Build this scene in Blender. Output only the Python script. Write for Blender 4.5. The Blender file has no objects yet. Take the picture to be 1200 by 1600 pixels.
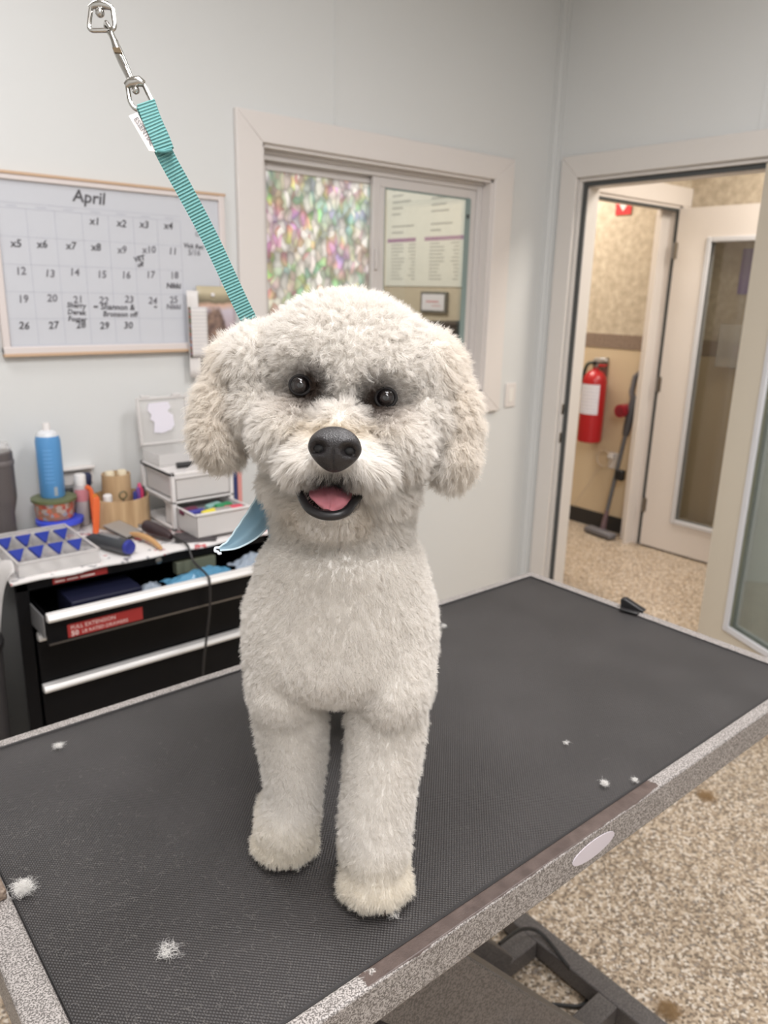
import bpy, bmesh, math, random
import numpy as np
from mathutils import Vector, Matrix, noise, kdtree, bvhtree

FURN = 600000
C = bpy.context.scene.collection
SC = bpy.context.scene
rnd = random.Random(7)

# ------------------------------------------------------------------ camera
CAM = Vector((0, 0, 1.53))
yaw, pitch, roll = map(math.radians, (40.1, 15.97, 1.39))
FW = Vector((math.sin(yaw)*math.cos(pitch), math.cos(yaw)*math.cos(pitch), -math.sin(pitch)))
_r = Vector((math.cos(yaw), -math.sin(yaw), 0)); _u = _r.cross(FW)
RT = _r*math.cos(roll) + _u*math.sin(roll)
UP = -_r*math.sin(roll) + _u*math.cos(roll)
cam = bpy.data.cameras.new('camera'); co = bpy.data.objects.new('camera', cam); C.objects.link(co)
co.matrix_world = Matrix(((RT.x, UP.x, -FW.x, CAM.x), (RT.y, UP.y, -FW.y, CAM.y), (RT.z, UP.z, -FW.z, CAM.z), (0, 0, 0, 1)))
cam.sensor_fit = 'HORIZONTAL'; cam.sensor_width = 27; cam.lens = 27
cam.clip_start = 0.02
cam.dof.use_dof = True; cam.dof.focus_distance = 0.66; cam.dof.aperture_fstop = 8.0
SC.camera = co

# ------------------------------------------------------------------ world, exposure, lamps of the rooms
SC.view_settings.view_transform = 'Standard'; SC.view_settings.look = 'None'
SC.view_settings.gamma = 1; SC.view_settings.use_curve_mapping = False
SC.view_settings.exposure = 0.20
w = bpy.data.worlds.new('world'); SC.world = w; w.use_nodes = True
w.node_tree.nodes['Background'].inputs[0].default_value = (.8, .85, .9, 1)
w.node_tree.nodes['Background'].inputs[1].default_value = 0.3

def area(name, loc, sx, sy, power, col, rot=(0, 0, 0)):
    l = bpy.data.lights.new(name, 'AREA'); l.shape = 'RECTANGLE'; l.size = sx; l.size_y = sy
    l.energy = power; l.color = col
    o = bpy.data.objects.new(name, l); C.objects.link(o); o.location = loc; o.rotation_euler = rot
    return o
ROOM = (1, .985, .99); HALL = (1, .925, .83)
LIGHTS = [('ceiling_light', (0.15, 0.05, 2.93), .6, 1.2), ('ceiling_light', (1.55, .25, 2.93), .6, 1.2), ('ceiling_light', (.0, 1.75, 2.93), .6, .6)]
area('room_lamp_near', (0.15, 0.05, 2.915), .56, 1.16, 36, ROOM)
area('room_lamp_right', (1.55, .25, 2.915), .56, 1.16, 38, ROOM)
area('room_lamp_left', (.0, 1.75, 2.915), .56, .56, 12, ROOM)
area('room_lamp_behind', (-.4, -1.3, 2.915), .56, 1.16, 40, ROOM)
area('hall_lamp', (3.85, 1.3, 2.56), .5, 1.0, 30, HALL)
area('passage_lamp', (3.9, 3.6, 2.56), .5, .8, 28, HALL)
area('office_lamp', (2.3, 3.9, 2.56), .6, 1.2, 34, (1, .95, .88))

# ------------------------------------------------------------------ helpers
def at(px, py, how, val):
    """a point of the place seen at that pixel (1200 x 1600), at a plane x, y or z, or at a distance d along the view"""
    d = RT*((px-600)/1200) + UP*((800-py)/1200) + FW
    k = {'x': lambda: (val-CAM.x)/d.x, 'y': lambda: (val-CAM.y)/d.y, 'z': lambda: (val-CAM.z)/d.z, 'd': lambda: val}[how]()
    return CAM + d*k

def M4(x, y, z, loc):
    x, y, z = Vector(x), Vector(y), Vector(z)
    return Matrix(((x.x, y.x, z.x, loc[0]), (x.y, y.y, z.y, loc[1]), (x.z, y.z, z.z, loc[2]), (0, 0, 0, 1)))
def ONBACK(x, y, z): return M4((1, 0, 0), (0, 0, 1), (0, -1, 0), (x, y, z))       # lies on a wall that faces -y
def ONRIGHT(x, y, z): return M4((0, -1, 0), (0, 0, 1), (-1, 0, 0), (x, y, z))     # lies on a wall that faces -x
def TR(x, y, z, rz=0, rx=0, ry=0):
    return Matrix.Translation((x, y, z)) @ Matrix.Rotation(math.radians(rz), 4, 'Z') @ Matrix.Rotation(math.radians(rx), 4, 'X') @ Matrix.Rotation(math.radians(ry), 4, 'Y')

_txt = {}
def text_mesh(s, size, bold=0.0):
    k = (s, bold)
    if k not in _txt:
        c = bpy.data.curves.new('t', 'FONT'); c.body = s; c.size = 1; c.extrude = .004; c.offset = bold; c.resolution_u = 2
        o = bpy.data.objects.new('t', c); C.objects.link(o)
        dg = bpy.context.evaluated_depsgraph_get(); m = bpy.data.meshes.new_from_object(o.evaluated_get(dg))
        _txt[k] = ([v.co.copy() for v in m.vertices], [tuple(p.vertices) for p in m.polygons])
        bpy.data.objects.remove(o); bpy.data.curves.remove(c); bpy.data.meshes.remove(m)
    v, f = _txt[k]
    return [p*size for p in v], f

class MB:
    def __init__(s): s.v = []; s.f = []
    def add(s, v, f, T=None):
        n = len(s.v)
        s.v += [(T @ Vector(p)) if T is not None else Vector(p) for p in v]
        s.f += [tuple(i+n for i in q) for q in f]; return s
    def box(s, x0, x1, y0, y1, z0, z1, T=None):
        v = [(x, y, z) for z in (z0, z1) for y in (y0, y1) for x in (x0, x1)]
        return s.add(v, [(0, 2, 3, 1), (4, 5, 7, 6), (0, 1, 5, 4), (2, 6, 7, 3), (0, 4, 6, 2), (1, 3, 7, 5)], T)
    def prism(s, poly, z0, z1, T=None):
        n = len(poly)
        v = [(x, y, z0) for x, y in poly] + [(x, y, z1) for x, y in poly]
        return s.add(v, [tuple(range(n))[::-1], tuple(range(n, 2*n))] + [(i, (i+1) % n, n+(i+1) % n, n+i) for i in range(n)], T)
    def lathe(s, prof, c=(0, 0, 0), n=32, T=None, sx=1, sy=1):
        v = []; f = []
        for r, z in prof:
            v += [(c[0]+sx*r*math.cos(2*math.pi*i/n), c[1]+sy*r*math.sin(2*math.pi*i/n), c[2]+z) for i in range(n)]
        for k in range(len(prof)-1):
            f += [(k*n+i, k*n+(i+1) % n, (k+1)*n+(i+1) % n, (k+1)*n+i) for i in range(n)]
        f.append(tuple(range(n))[::-1]); f.append(tuple((len(prof)-1)*n+i for i in range(n)))
        return s.add(v, f, T)
    def tube(s, pts, r, n=10, closed=False, T=None):
        pts = [Vector(p) for p in pts]; m = len(pts); v = []; f = []
        up = None
        for i, p in enumerate(pts):
            a = pts[(i-1) % m] if (closed or i > 0) else p; b = pts[(i+1) % m] if (closed or i < m-1) else p
            t = (b-a).normalized()
            if up is None: up = t.orthogonal().normalized()
            up = (up - t*up.dot(t)).normalized(); sd = t.cross(up)
            rr = r[i] if hasattr(r, '__len__') else r
            v += [p + (up*math.cos(2*math.pi*j/n) + sd*math.sin(2*math.pi*j/n))*rr for j in range(n)]
        for i in range(m if closed else m-1):
            k = (i+1) % m
            f += [(i*n+j, i*n+(j+1) % n, k*n+(j+1) % n, k*n+j) for j in range(n)]
        if not closed: f.append(tuple(range(n))[::-1]); f.append(tuple((m-1)*n+j for j in range(n)))
        return s.add(v, f, T)
    def ball(s, c, r, T=None, n=24):
        if not hasattr(r, '__len__'): r = (r, r, r)
        k = n//2; pr = [(math.sin(math.pi*i/k), -math.cos(math.pi*i/k)) for i in range(1, k)]
        v = []; f = []
        for q, z in pr: v += [(c[0]+r[0]*q*math.cos(2*math.pi*i/n), c[1]+r[1]*q*math.sin(2*math.pi*i/n), c[2]+r[2]*z) for i in range(n)]
        for a in range(len(pr)-1): f += [(a*n+i, a*n+(i+1) % n, (a+1)*n+(i+1) % n, (a+1)*n+i) for i in range(n)]
        b = len(v); v += [(c[0], c[1], c[2]-r[2]), (c[0], c[1], c[2]+r[2])]
        f += [(b, (i+1) % n, i) for i in range(n)] + [(b+1, (len(pr)-1)*n+i, (len(pr)-1)*n+(i+1) % n) for i in range(n)]
        return s.add(v, f, T)
    def grid(s, fn, nu, nv, th=0.0):
        v = [Vector(fn(i/nu, j/nv)) for j in range(nv+1) for i in range(nu+1)]
        f = [(j*(nu+1)+i, j*(nu+1)+i+1, (j+1)*(nu+1)+i+1, (j+1)*(nu+1)+i) for j in range(nv) for i in range(nu)]
        return s.add(v, f)
    def text(s, t, size, T, bold=0.0):
        v, f = text_mesh(t, size, bold); return s.add(v, f, T)
    def build(s, name, mat, parent=None, bevel=0, smooth=True, solid=0, sub=0, flat=False):
        if parent is not None: org = parent['_w']
        else:
            n = len(s.v); xs = [p.x for p in s.v]; ys = [p.y for p in s.v]; zs = [p.z for p in s.v]
            org = ((min(xs)+max(xs))/2, (min(ys)+max(ys))/2, min(zs))
        org = Vector(org)
        me = bpy.data.meshes.new(name)
        me.from_pydata([tuple(p-org) for p in s.v], [], s.f); me.validate(); me.update()
        bm = bmesh.new(); bm.from_mesh(me); bmesh.ops.recalc_face_normals(bm, faces=bm.faces); bm.to_mesh(me); bm.free()
        if smooth and not flat:
            me.shade_smooth(); me.set_sharp_from_angle(angle=math.radians(35))
        me.materials.append(mat)
        o = bpy.data.objects.new(name, me); C.objects.link(o)
        o['_w'] = tuple(org)
        if parent is not None: o.parent = parent
        else: o.location = org
        if parent is not None: o['_w'] = tuple(org)
        if solid: m = o.modifiers.new('solid', 'SOLIDIFY'); m.thickness = solid; m.offset = 0
        if bevel: m = o.modifiers.new('bevel', 'BEVEL'); m.width = bevel; m.segments = 2; m.limit_method = 'ANGLE'; m.angle_limit = math.radians(40)
        if sub: m = o.modifiers.new('sub', 'SUBSURF'); m.levels = sub; m.render_levels = sub
        return o

def thing(name, label, cat, loc=(0, 0, 0), group=None):
    o = bpy.data.objects.new(name, None); C.objects.link(o); o.location = loc; o['_w'] = tuple(loc)
    o.empty_display_size = .02
    return tag(o, label, cat, group)
def tag(o, label, cat, group=None, kind=None):
    o['label'] = label; o['category'] = cat
    if group: o['group'] = group
    if kind: o['kind'] = kind
    return o
def lab(o, label): o['label'] = label; return o
def struct(o, label=None, cat=None):
    o['kind'] = 'structure'
    if label: o['label'] = label
    if cat: o['category'] = cat
    return o
def dup(root, delta, label=None):
    r = root.copy(); C.objects.link(r); r.location = Vector(root.location) + Vector(delta)
    if label: r['label'] = label
    for ch in list(root.children):
        c = ch.copy(); C.objects.link(c); c.parent = r
        for g in list(ch.children):
            d = g.copy(); C.objects.link(d); d.parent = c
    return r

# ------------------------------------------------------------------ materials
def lin(*c):
    return tuple(((x/255)/12.92 if x <= 10 else ((x/255+.055)/1.055)**2.4) for x in c) + (1,)
def pm(name, rgb, rough=.5, metal=0, **k):
    m = bpy.data.materials.new(name); m.use_nodes = True; b = m.node_tree.nodes['Principled BSDF']
    b.inputs['Base Color'].default_value = lin(*rgb); b.inputs['Roughness'].default_value = rough; b.inputs['Metallic'].default_value = metal
    for q, v in k.items(): b.inputs[q.replace('_', ' ')].default_value = v
    return m
class NM:
    def __init__(s, name, rough=.5, metal=0):
        s.m = bpy.data.materials.new(name); s.m.use_nodes = True; s.t = s.m.node_tree; s.b = s.t.nodes['Principled BSDF']
        s.b.inputs['Roughness'].default_value = rough; s.b.inputs['Metallic'].default_value = metal
        s.tc = s.t.nodes.new('ShaderNodeTexCoord'); s.co = s.tc.outputs['Object']
    def geo(s): s.co = s.t.nodes.new('ShaderNodeNewGeometry').outputs['Position']; return s
    def n(s, typ, ins=None, **k):
        x = s.t.nodes.new('ShaderNode'+typ)
        for a, v in k.items(): setattr(x, a, v)
        for a, v in (ins or {}).items():
            if hasattr(v, 'is_output') or isinstance(v, bpy.types.NodeSocket): s.t.links.new(v, x.inputs[a])
            else: x.inputs[a].default_value = v
        return x
    def L(s, a, b): s.t.links.new(a, b)
    def map(s, sc=(1, 1, 1), rot=(0, 0, 0), loc=(0, 0, 0)):
        return s.n('Mapping', {'Vector': s.co, 'Scale': sc, 'Rotation': rot, 'Location': loc}).outputs[0]
    def noise(s, scale, detail=3, vec=None, rough=.5):
        return s.n('TexNoise', {'Vector': vec or s.co, 'Scale': scale, 'Detail': detail, 'Roughness': rough}).outputs[0]
    def ramp(s, fac, stops, interp='LINEAR'):
        r = s.n('ValToRGB', {'Fac': fac}); r.color_ramp.interpolation = interp
        e = r.color_ramp.elements
        while len(e) < len(stops): e.new(.5)
        for x, (p, c) in zip(e, stops): x.position = p; x.color = lin(*c) if len(c) == 3 else c
        return r.outputs[0]
    def mix(s, fac, a, b):
        x = s.n('Mix', data_type='RGBA')
        for i, v in ((0, fac), (6, a), (7, b)):
            if isinstance(v, bpy.types.NodeSocket): s.L(v, x.inputs[i])
            else: x.inputs[i].default_value = v if i == 0 else lin(*v)
        return x.outputs[2]
    def math(s, op, a, b=0.0):
        x = s.n('Math', operation=op)
        for i, v in enumerate((a, b)):
            if isinstance(v, bpy.types.NodeSocket): s.L(v, x.inputs[i])
            else: x.inputs[i].default_value = v
        return x.outputs[0]
    def color(s, c): s.L(c, s.b.inputs['Base Color']); return s
    def bump(s, h, strength=.3, dist=.001):
        b = s.n('Bump', {'Height': h, 'Strength': strength, 'Distance': dist}); s.L(b.outputs[0], s.b.inputs['Normal']); return s

# wall panels: pale grey green plastic panel with a fine pebble
q = NM('wall panel', .55); q.color(q.mix(q.noise(1.2, 2), (209, 210, 209), (213, 214, 213))); q.bump(q.noise(180, 2), .25, .0006); WALL = q.m
TRIM = pm('white trim', (218, 212, 208), .45)
TRIM2 = pm('warm white casing', (213, 208, 203), .45)
DARKGAP = pm('dark gasket', (70, 72, 72), .7)
VINYL = pm('window vinyl', (205, 200, 197), .4)
CEIL = pm('ceiling tile', (225, 225, 222), .9)
q = NM('pebble floor', .45); q.geo()
vo = q.n('TexVoronoi', {'Vector': q.co, 'Scale': 150.0})
fl = q.n('SeparateColor', {'Color': vo.outputs['Color']}).outputs[0]
c1 = q.ramp(fl, [(0, (66, 56, 48)), (.15, (118, 101, 84)), (.34, (168, 149, 127)), (.58, (198, 181, 160)), (.80, (226, 216, 203)), (.94, (112, 108, 106))], 'CONSTANT')
c2 = q.mix(.30, c1, q.ramp(q.noise(320, 3), [(.35, (105, 84, 64)), (.65, (226, 206, 180))]))
q.color(c2); q.bump(vo.outputs['Distance'], .35, .002); q.b.inputs['Roughness'].default_value = .38; FLOOR = q.m
q = NM('mottled wallpaper', .75); q.geo(); q.color(q.ramp(q.noise(24, 5), [(.32, (176, 162, 142)), (.5, (190, 176, 156)), (.7, (206, 194, 174))])); q.bump(q.noise(60, 3), .3, .002); PAPER = q.m
q = NM('border band', .7); q.geo(); q.color(q.ramp(q.noise(90, 3), [(.35, (120, 101, 88)), (.65, (146, 127, 112))])); BAND = q.m
BEIGE = pm('beige wall paint', (206, 186, 156), .6)
OFFWALL = pm('office wall paint', (176, 166, 146), .7)
BLACKBASE = pm('black vinyl base', (42, 40, 40), .5)
CHROME = pm('polished steel', (190, 188, 184), .16, 1)
STEEL = pm('dull steel', (150, 146, 142), .35, 1)
BRASS = pm('dull brass', (120, 105, 85), .4, 1)
def glassmat(name, col=(.965, .97, .965, 1), mixf=.1, rough=.03):
    m = bpy.data.materials.new(name); m.use_nodes = True; t = m.node_tree; t.nodes.clear()
    o = t.nodes.new('ShaderNodeOutputMaterial'); mx = t.nodes.new('ShaderNodeMixShader'); tr = t.nodes.new('ShaderNodeBsdfTransparent'); gl = t.nodes.new('ShaderNodeBsdfGlossy')
    tr.inputs[0].default_value = col; gl.inputs['Roughness'].default_value = rough; mx.inputs[0].default_value = mixf
    t.links.new(tr.outputs[0], mx.inputs[1]); t.links.new(gl.outputs[0], mx.inputs[2]); t.links.new(mx.outputs[0], o.inputs[0]); return m
GLASS = glassmat('window glass')
GLASSD = glassmat('door glass', (.78, .78, .76, 1), .10)
def clearplastic(name, tint=(1, 1, 1, 1), op=.35, rgb=(225, 222, 220)):
    m = bpy.data.materials.new(name); m.use_nodes = True; t = m.node_tree; b = t.nodes['Principled BSDF']; o = t.nodes['Material Output']
    b.inputs['Base Color'].default_value = lin(*rgb); b.inputs['Roughness'].default_value = .25
    tr = t.nodes.new('ShaderNodeBsdfTransparent'); tr.inputs[0].default_value = tint; mx = t.nodes.new('ShaderNodeMixShader'); mx.inputs[0].default_value = op
    t.links.new(tr.outputs[0], mx.inputs[1]); t.links.new(b.outputs[0], mx.inputs[2]); t.links.new(mx.outputs[0], o.inputs[0]); return m
CLEARP = clearplastic('clear plastic')
MILKP = clearplastic('milky plastic', op=.62, rgb=(230, 226, 224))

# ------------------------------------------------------------------ the rooms
XW, YB, TH = 3.16, 2.56, .12
X0, Y0, H = -1.7, -2.3, 2.95
struct(MB().box(X0, 5.0, Y0, 6.2, -.05, 0).build('floor', FLOOR, flat=True), 'speckled tan and brown pebble floor', 'floor')
struct(MB().box(X0, XW+.06, Y0, YB+.06, H, H+.05).build('ceiling', CEIL, flat=True), 'white ceiling', 'ceiling')
struct(MB().box(XW+.06, 5.0, Y0, 6.2, 2.6, 2.65).box(.8, XW+.06, YB+.07, 6.2, 2.6, 2.65).build('ceiling_hall', CEIL, flat=True), 'ceiling of the hall', 'ceiling')
WX0, WX1, WZ0, WZ1 = 1.546, 2.745, 1.08, 2.025           # window opening
b = MB().box(X0, WX0, YB, YB+TH, 0, H).box(WX1, XW+.14, YB, YB+TH, 0, H).box(WX0, WX1, YB, YB+TH, 0, WZ0).box(WX0, WX1, YB, YB+TH, WZ1, H)
struct(b.build('wall_back', WALL, flat=True), 'pale grey panelled wall with the window', 'wall')
DY0, DY1, DZ = 1.47, 2.40, 2.06                             # near doorway in the right wall
b = MB().box(XW, XW+.14, Y0, DY0, 0, H).box(XW, XW+.14, DY1, YB, 0, H).box(XW, XW+.14, DY0, DY1, DZ, H)
struct(b.build('wall_right', WALL, flat=True), 'pale grey wall with the doorway', 'wall')
struct(MB().box(X0-.1, X0, Y0, YB, 0, H).build('wall_left', WALL, flat=True), 'pale wall on the left', 'wall')
struct(MB().box(X0, XW, Y0-.1, Y0, 0, H).build('wall_front', WALL, flat=True), 'pale wall behind the camera', 'wall')
for i, (x0, x1, y0, y1) in enumerate([(1.864, 1.874, YB-.003, YB), (.56, .567, YB-.003, YB), (XW-.003, XW, 1.575, 1.582), (XW-.003, XW, 1.545, 1.552)]):
    z0 = 2.13 if i in (0, 2, 3) else 0
    struct(MB().box(x0, x1, y0, y1, z0, H).build('trim_%d' % (i+1), WALL), 'thin vertical panel seam strip', 'trim')
struct(MB().box(XW-.035, XW-.001, YB-.006, YB-.001, 0, H).box(XW-.006, XW-.001, YB-.04, YB-.001, 0, H).tube([(XW-.01, YB-.01, 0), (XW-.01, YB-.01, H)], .009, 8).build('trim_5', WALL), 'corner bead where the two pale walls meet', 'trim')

# window 1
win = struct(thing('window_1', 'white sliding window between the grooming room and the office', 'window', (2.145, YB, WZ0)))
o0, o1, oz0, oz1 = 1.441, 2.868, .982, 2.122
def mitred(x0, x1, z0, z1, a0, a1, b0, b1, y0, y1):
    b = MB()
    for poly in ([(x0, z1), (x1, z1), (a1, b1), (a0, b1)], [(x0, z0), (a0, b0), (a1, b0), (x1, z0)], [(x0, z0), (x0, z1), (a0, b1), (a0, b0)], [(x1, z0), (a1, b0), (a1, b1), (x1, z1)]):
        b.prism([(x, z) for x, z in poly], -y1, -y0, M4((1, 0, 0), (0, 0, 1), (0, -1, 0), (0, 0, 0)))
    return b
mitred(o0, o1, oz0, oz1, WX0, WX1, WZ0, WZ1, YB-.020, YB).build('casing', TRIM, win, bevel=.003)
b = MB().box(WX0, WX0+.012, YB-.004, YB+TH, WZ0, WZ1).box(WX1-.012, WX1, YB-.004, YB+TH, WZ0, WZ1).box(WX0, WX1, YB-.004, YB+TH, WZ1-.012, WZ1).box(WX0, WX1, YB-.004, YB+TH, WZ0, WZ0+.012)
b.build('window_reveal', TRIM, win)
fy0, fy1 = YB+.045, YB+.115
x0, x1, z0, z1 = WX0+.012, WX1-.012, WZ0+.012, WZ1-.012
fr = MB().box(x0+.03, x1-.03, fy0, fy1, z1-.032, z1).box(x0+.03, x1-.03, fy0, fy1, z0, z0+.035).box(x0, x0+.03, fy0, fy1, z0, z1).box(x1-.03, x1, fy0, fy1, z0, z1)
fr.box(x0, x1, fy0-.012, fy0-.0002, z1-.012, z1).box(x0, x1, fy0-.012, fy0-.0002, z0, z0+.014)
fr.build('window_frame', VINYL, win, bevel=.003)
xm = 2.12
def sash(xa, xb, ya, yb, wd, name):
    b = MB().box(xa+wd, xb-wd, ya, yb, z1-.032-wd, z1-.032).box(xa+wd, xb-wd, ya, yb, z0+.035, z0+.035+wd).box(xa, xa+wd, ya, yb, z0+.035, z1-.032).box(xb-wd, xb, ya, yb, z0+.035, z1-.032)
    return b.build(name, VINYL, win, bevel=.003)
sL = sash(x0+.03, xm+.02, fy0+.035, fy0+.055, .028, 'sash')
sR = sash(xm-.018, x1-.03, fy0+.008, fy0+.028, .038, 'sash')
MB().box(xm+.0202, xm+.045, fy0+.008, fy0+.028, z0+.073, z1-.070).build('sash_stile', VINYL, win, bevel=.002)
TEAL = pm('grey green glazing edge', (128, 146, 144), .35)
MB().box(x1-.03-.065, x1-.03-.038, fy0+.004, fy0+.012, z0+.075, z1-.072).box(xm+.0452, xm+.050, fy0+.010, fy0+.018, z0+.075, z1-.072).box(xm+.02, x1-.06, fy0+.010, fy0+.018, z1-.076, z1-.070).build('glazing_edge', TEAL, win)
MB().box(x1-.03-.062, x1-.03-.050, fy0-.002, fy0+.008, 1.86, 1.875).box(x1-.03-.062, x1-.03-.050, fy0-.002, fy0+.008, 1.24, 1.255).build('stop', DARKGAP, win)
MB().box(xm-.008, xm+.004, fy0-.006, fy0+.008, 1.62, 1.70).build('latch', VINYL, win, bevel=.002)
MB().box(xm+.02, x1-.06, fy0+.016, fy0+.020, z0+.07, z1-.07).build('pane', GLASS, win, flat=True)
# pane with holographic privacy film
q = NM('holographic film', .22)
mp = q.map((40, 1, 26), (0, .25, 0))
dn = q.n('TexNoise', {'Vector': q.map((20, 1, 20)), 'Scale': 1.0, 'Detail': 1.0})
mpv = q.n('VectorMath', {0: mp, 1: q.n('VectorMath', {0: dn.outputs['Color'], 1: (1.6, 0, 1.6)}, operation='MULTIPLY').outputs[0]}, operation='ADD').outputs[0]
vo = q.n('TexVoronoi', {'Vector': mpv, 'Scale': 1.0}, voronoi_dimensions='3D')
sp = q.n('SeparateColor', {'Color': vo.outputs['Color']})
hue = q.math('FRACT', q.math('ADD', q.math('MULTIPLY', sp.outputs[0], .38), q.math('MULTIPLY', q.noise(4.5, 1), 2.2)))
gx = q.n('SeparateXYZ', {'Vector': q.co}).outputs[0]      # iridescence that shifts with viewing angle, painted as saturation fading along x
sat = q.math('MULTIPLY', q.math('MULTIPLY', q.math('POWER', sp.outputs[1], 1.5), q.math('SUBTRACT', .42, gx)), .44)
gap = q.n('MapRange', {'Value': vo.outputs['Distance'], 'From Min': .25, 'From Max': .8, 'To Min': 1.0, 'To Max': .66}).outputs[0]
val = q.math('MULTIPLY', gap, q.math('ADD', q.math('MULTIPLY', sp.outputs[2], .35), .85))
hs = q.n('CombineColor', {0: hue, 1: sat, 2: val}, mode='HSV').outputs[0]
q.color(hs)
t = q.t; trl = t.nodes.new('ShaderNodeBsdfTranslucent'); mx = t.nodes.new('ShaderNodeMixShader'); q.L(hs, trl.inputs[0]); mx.inputs[0].default_value = .62
q.L(q.b.outputs[0], mx.inputs[1]); q.L(trl.outputs[0], mx.inputs[2]); q.L(mx.outputs[0], t.nodes['Material Output'].inputs[0])
q.b.inputs['Metallic'].default_value = .3
FILM = q.m
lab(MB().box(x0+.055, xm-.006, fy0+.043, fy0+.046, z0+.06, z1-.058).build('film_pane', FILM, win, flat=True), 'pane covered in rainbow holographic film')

# switch plate on the back wall
sw = thing('switch_plate', 'white rocker switch plate on the wall between window and corner', 'switch', (2.96, YB-.006, .985))
MB().box(2.922, 2.998, YB-.007, YB, .99, 1.11).build('cover_plate', TRIM, sw, bevel=.003)
MB().box(2.945, 2.975, YB-.010, YB-.007, 1.015, 1.085).build('rocker', pm('rocker white', (228, 224, 218), .35), sw, bevel=.002)

# near doorway casing (door_1) and its leaf
d1 = struct(thing('door_1', 'white doorway casing and open glazed door leaf', 'door', (XW, DY1, 0)))
yo, zo = DY1+.092, DZ+.098
b = MB()
T = M4((0, 1, 0), (0, 0, 1), (1, 0, 0), (0, 0, 0))
b.prism([(yo, 0), (yo, zo), (DY1, DZ), (DY1, 0)], XW-.02, XW, T).prism([(yo, zo), (DY0-.092, zo), (DY0, DZ), (DY1, DZ)], XW-.02, XW, T).prism([(DY0-.092, 0), (DY0, 0), (DY0, DZ), (DY0-.092, zo)], XW-.02, XW, T)
b.build('casing', TRIM2, d1, bevel=.003)
b = MB().box(XW-.001, XW+.12, DY1-.016, DY1-.0005, 0, DZ-.016).box(XW-.001, XW+.12, DY0+.0005, DY0+.016, 0, DZ-.016).box(XW-.001, XW+.12, DY0+.0005, DY1-.0005, DZ-.016, DZ-.0005)
b.box(XW+.030, XW+.115, DY1-.037, DY1-.0165, 0, DZ-.037).box(XW+.030, XW+.115, DY0+.016, DY1-.037, DZ-.037, DZ-.0165)
b.build('door_jamb', TRIM2, d1, bevel=.002)
MB().box(XW+.016, XW+.0295, DY1-.035, DY1-.0165, 0, DZ-.036).box(XW+.016, XW+.0295, DY0+.016, DY1-.0165, DZ-.036, DZ-.0165).build('weatherstrip', DARKGAP, d1)
for z in (.985, .84):
    MB().box(XW-.002, XW+.013, DY1-.018, DY1-.0145, z-.026, z+.026).build('strike_plate', BRASS, d1, bevel=.002)

def door_leaf(T, wd, ht, stile, zb, lite_mat, parent, col, mirror=False):
    """leaf in local x (width), y (thickness), z (height)"""
    th = .040
    b = MB().box(0, stile, -th/2, th/2, .012, ht, T).box(wd-stile, wd, -th/2, th/2, .012, ht, T).box(stile, wd-stile, -th/2, th/2, .012, zb, T).box(stile, wd-stile, -th/2, th/2, ht-.165, ht, T)
    lf = b.build('door_leaf', col, parent)
    s = MB()
    for sgn in (-1, 1):
        y0, y1 = (th/2-.004, th/2+.010) if sgn > 0 else (-th/2-.010, -th/2+.004)
        s.box(stile-.004, stile+.024, y0, y1, zb-.004, ht-.161, T).box(wd-stile-.024, wd-stile+.004, y0, y1, zb-.004, ht-.161, T).box(stile+.024, wd-stile-.024, y0, y1, zb-.004, zb+.024, T).box(stile+.024, wd-stile-.024, y0, y1, ht-.189, ht-.161, T)
    s.build('glazing_bead', pm('glazing bead', (206, 206, 210), .35), parent, bevel=.004)
    MB().box(stile, wd-stile, -.004, .004, zb, ht-.165, T).build('glass_lite', lite_mat, parent, flat=True)
    return lf
# leaf: hinged on the right jamb and swung into the room
ang = math.atan2(-.90, -.44)
Tn = Matrix.Translation((3.120, 1.492, 0)) @ Matrix.Rotation(ang, 4, 'Z')
NEARDOOR = pm('shade toned door', (203, 194, 178), .45)  # white leaf; the beige its lighting gives it is put into the colour
door_leaf(Tn, .86, 2.03, .165, .20, glassmat('door glass near', (.80, .83, .80, 1), .16), d1, NEARDOOR)
b = MB()
for z in (.3, 1.02, 1.76): b.tube([(3.137, 1.478, z-.045), (3.137, 1.478, z+.045)], .007, 8)
b.build('hinge', STEEL, d1)

# ---- hall behind the doorway
XF = 4.42
struct(MB().box(XF, XF+.1, Y0, 6.2, 0, 2.65).build('wall_hall', PAPER, flat=True), 'hall wall with mottled tan wallpaper', 'wall')
struct(MB().box(XF-.004, XF+.01, Y0, 6.2, .1, 1.215).build('wall_hall_lower', BEIGE, flat=True), 'beige painted lower part of the hall wall', 'wall')
struct(MB().box(XF-.008, XF+.01, Y0, 6.2, 1.213, 1.302).build('trim_6', BAND, flat=True), 'brown border band along the hall wall', 'trim')
struct(MB().box(XF-.014, XF+.01, Y0, 6.2, 0, .105).build('baseboard_hall', BLACKBASE), 'black vinyl baseboard of the hall', 'baseboard')
PX0, PX1, PZ = 3.50, 4.335, 2.045
b = MB().box(XW+.14, PX0, YB, YB+TH, 0, 2.65).box(PX1, XF, YB, YB+TH, 0, 2.65).box(PX0, PX1, YB, YB+TH, PZ, 2.65)
struct(b.build('wall_hall_end', PAPER, flat=True), 'end wall of the hall around the open inner door', 'wall')
struct(MB().box(XW+.14, XF, YB-4.9, YB-4.8, 0, 2.65).build('wall_hall_front', PAPER, flat=True), 'far end of the hall', 'wall')
struct(MB().box(3.35, 3.45, YB+TH, 6.2, 0, 2.65).build('wall_office_right', OFFWALL, flat=True), 'beige wall of the office seen through the window', 'wall')
struct(MB().box(.7, .8, YB+TH, 6.2, 0, 2.65).build('wall_office_left', OFFWALL, flat=True), 'left wall of the office', 'wall')
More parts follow.
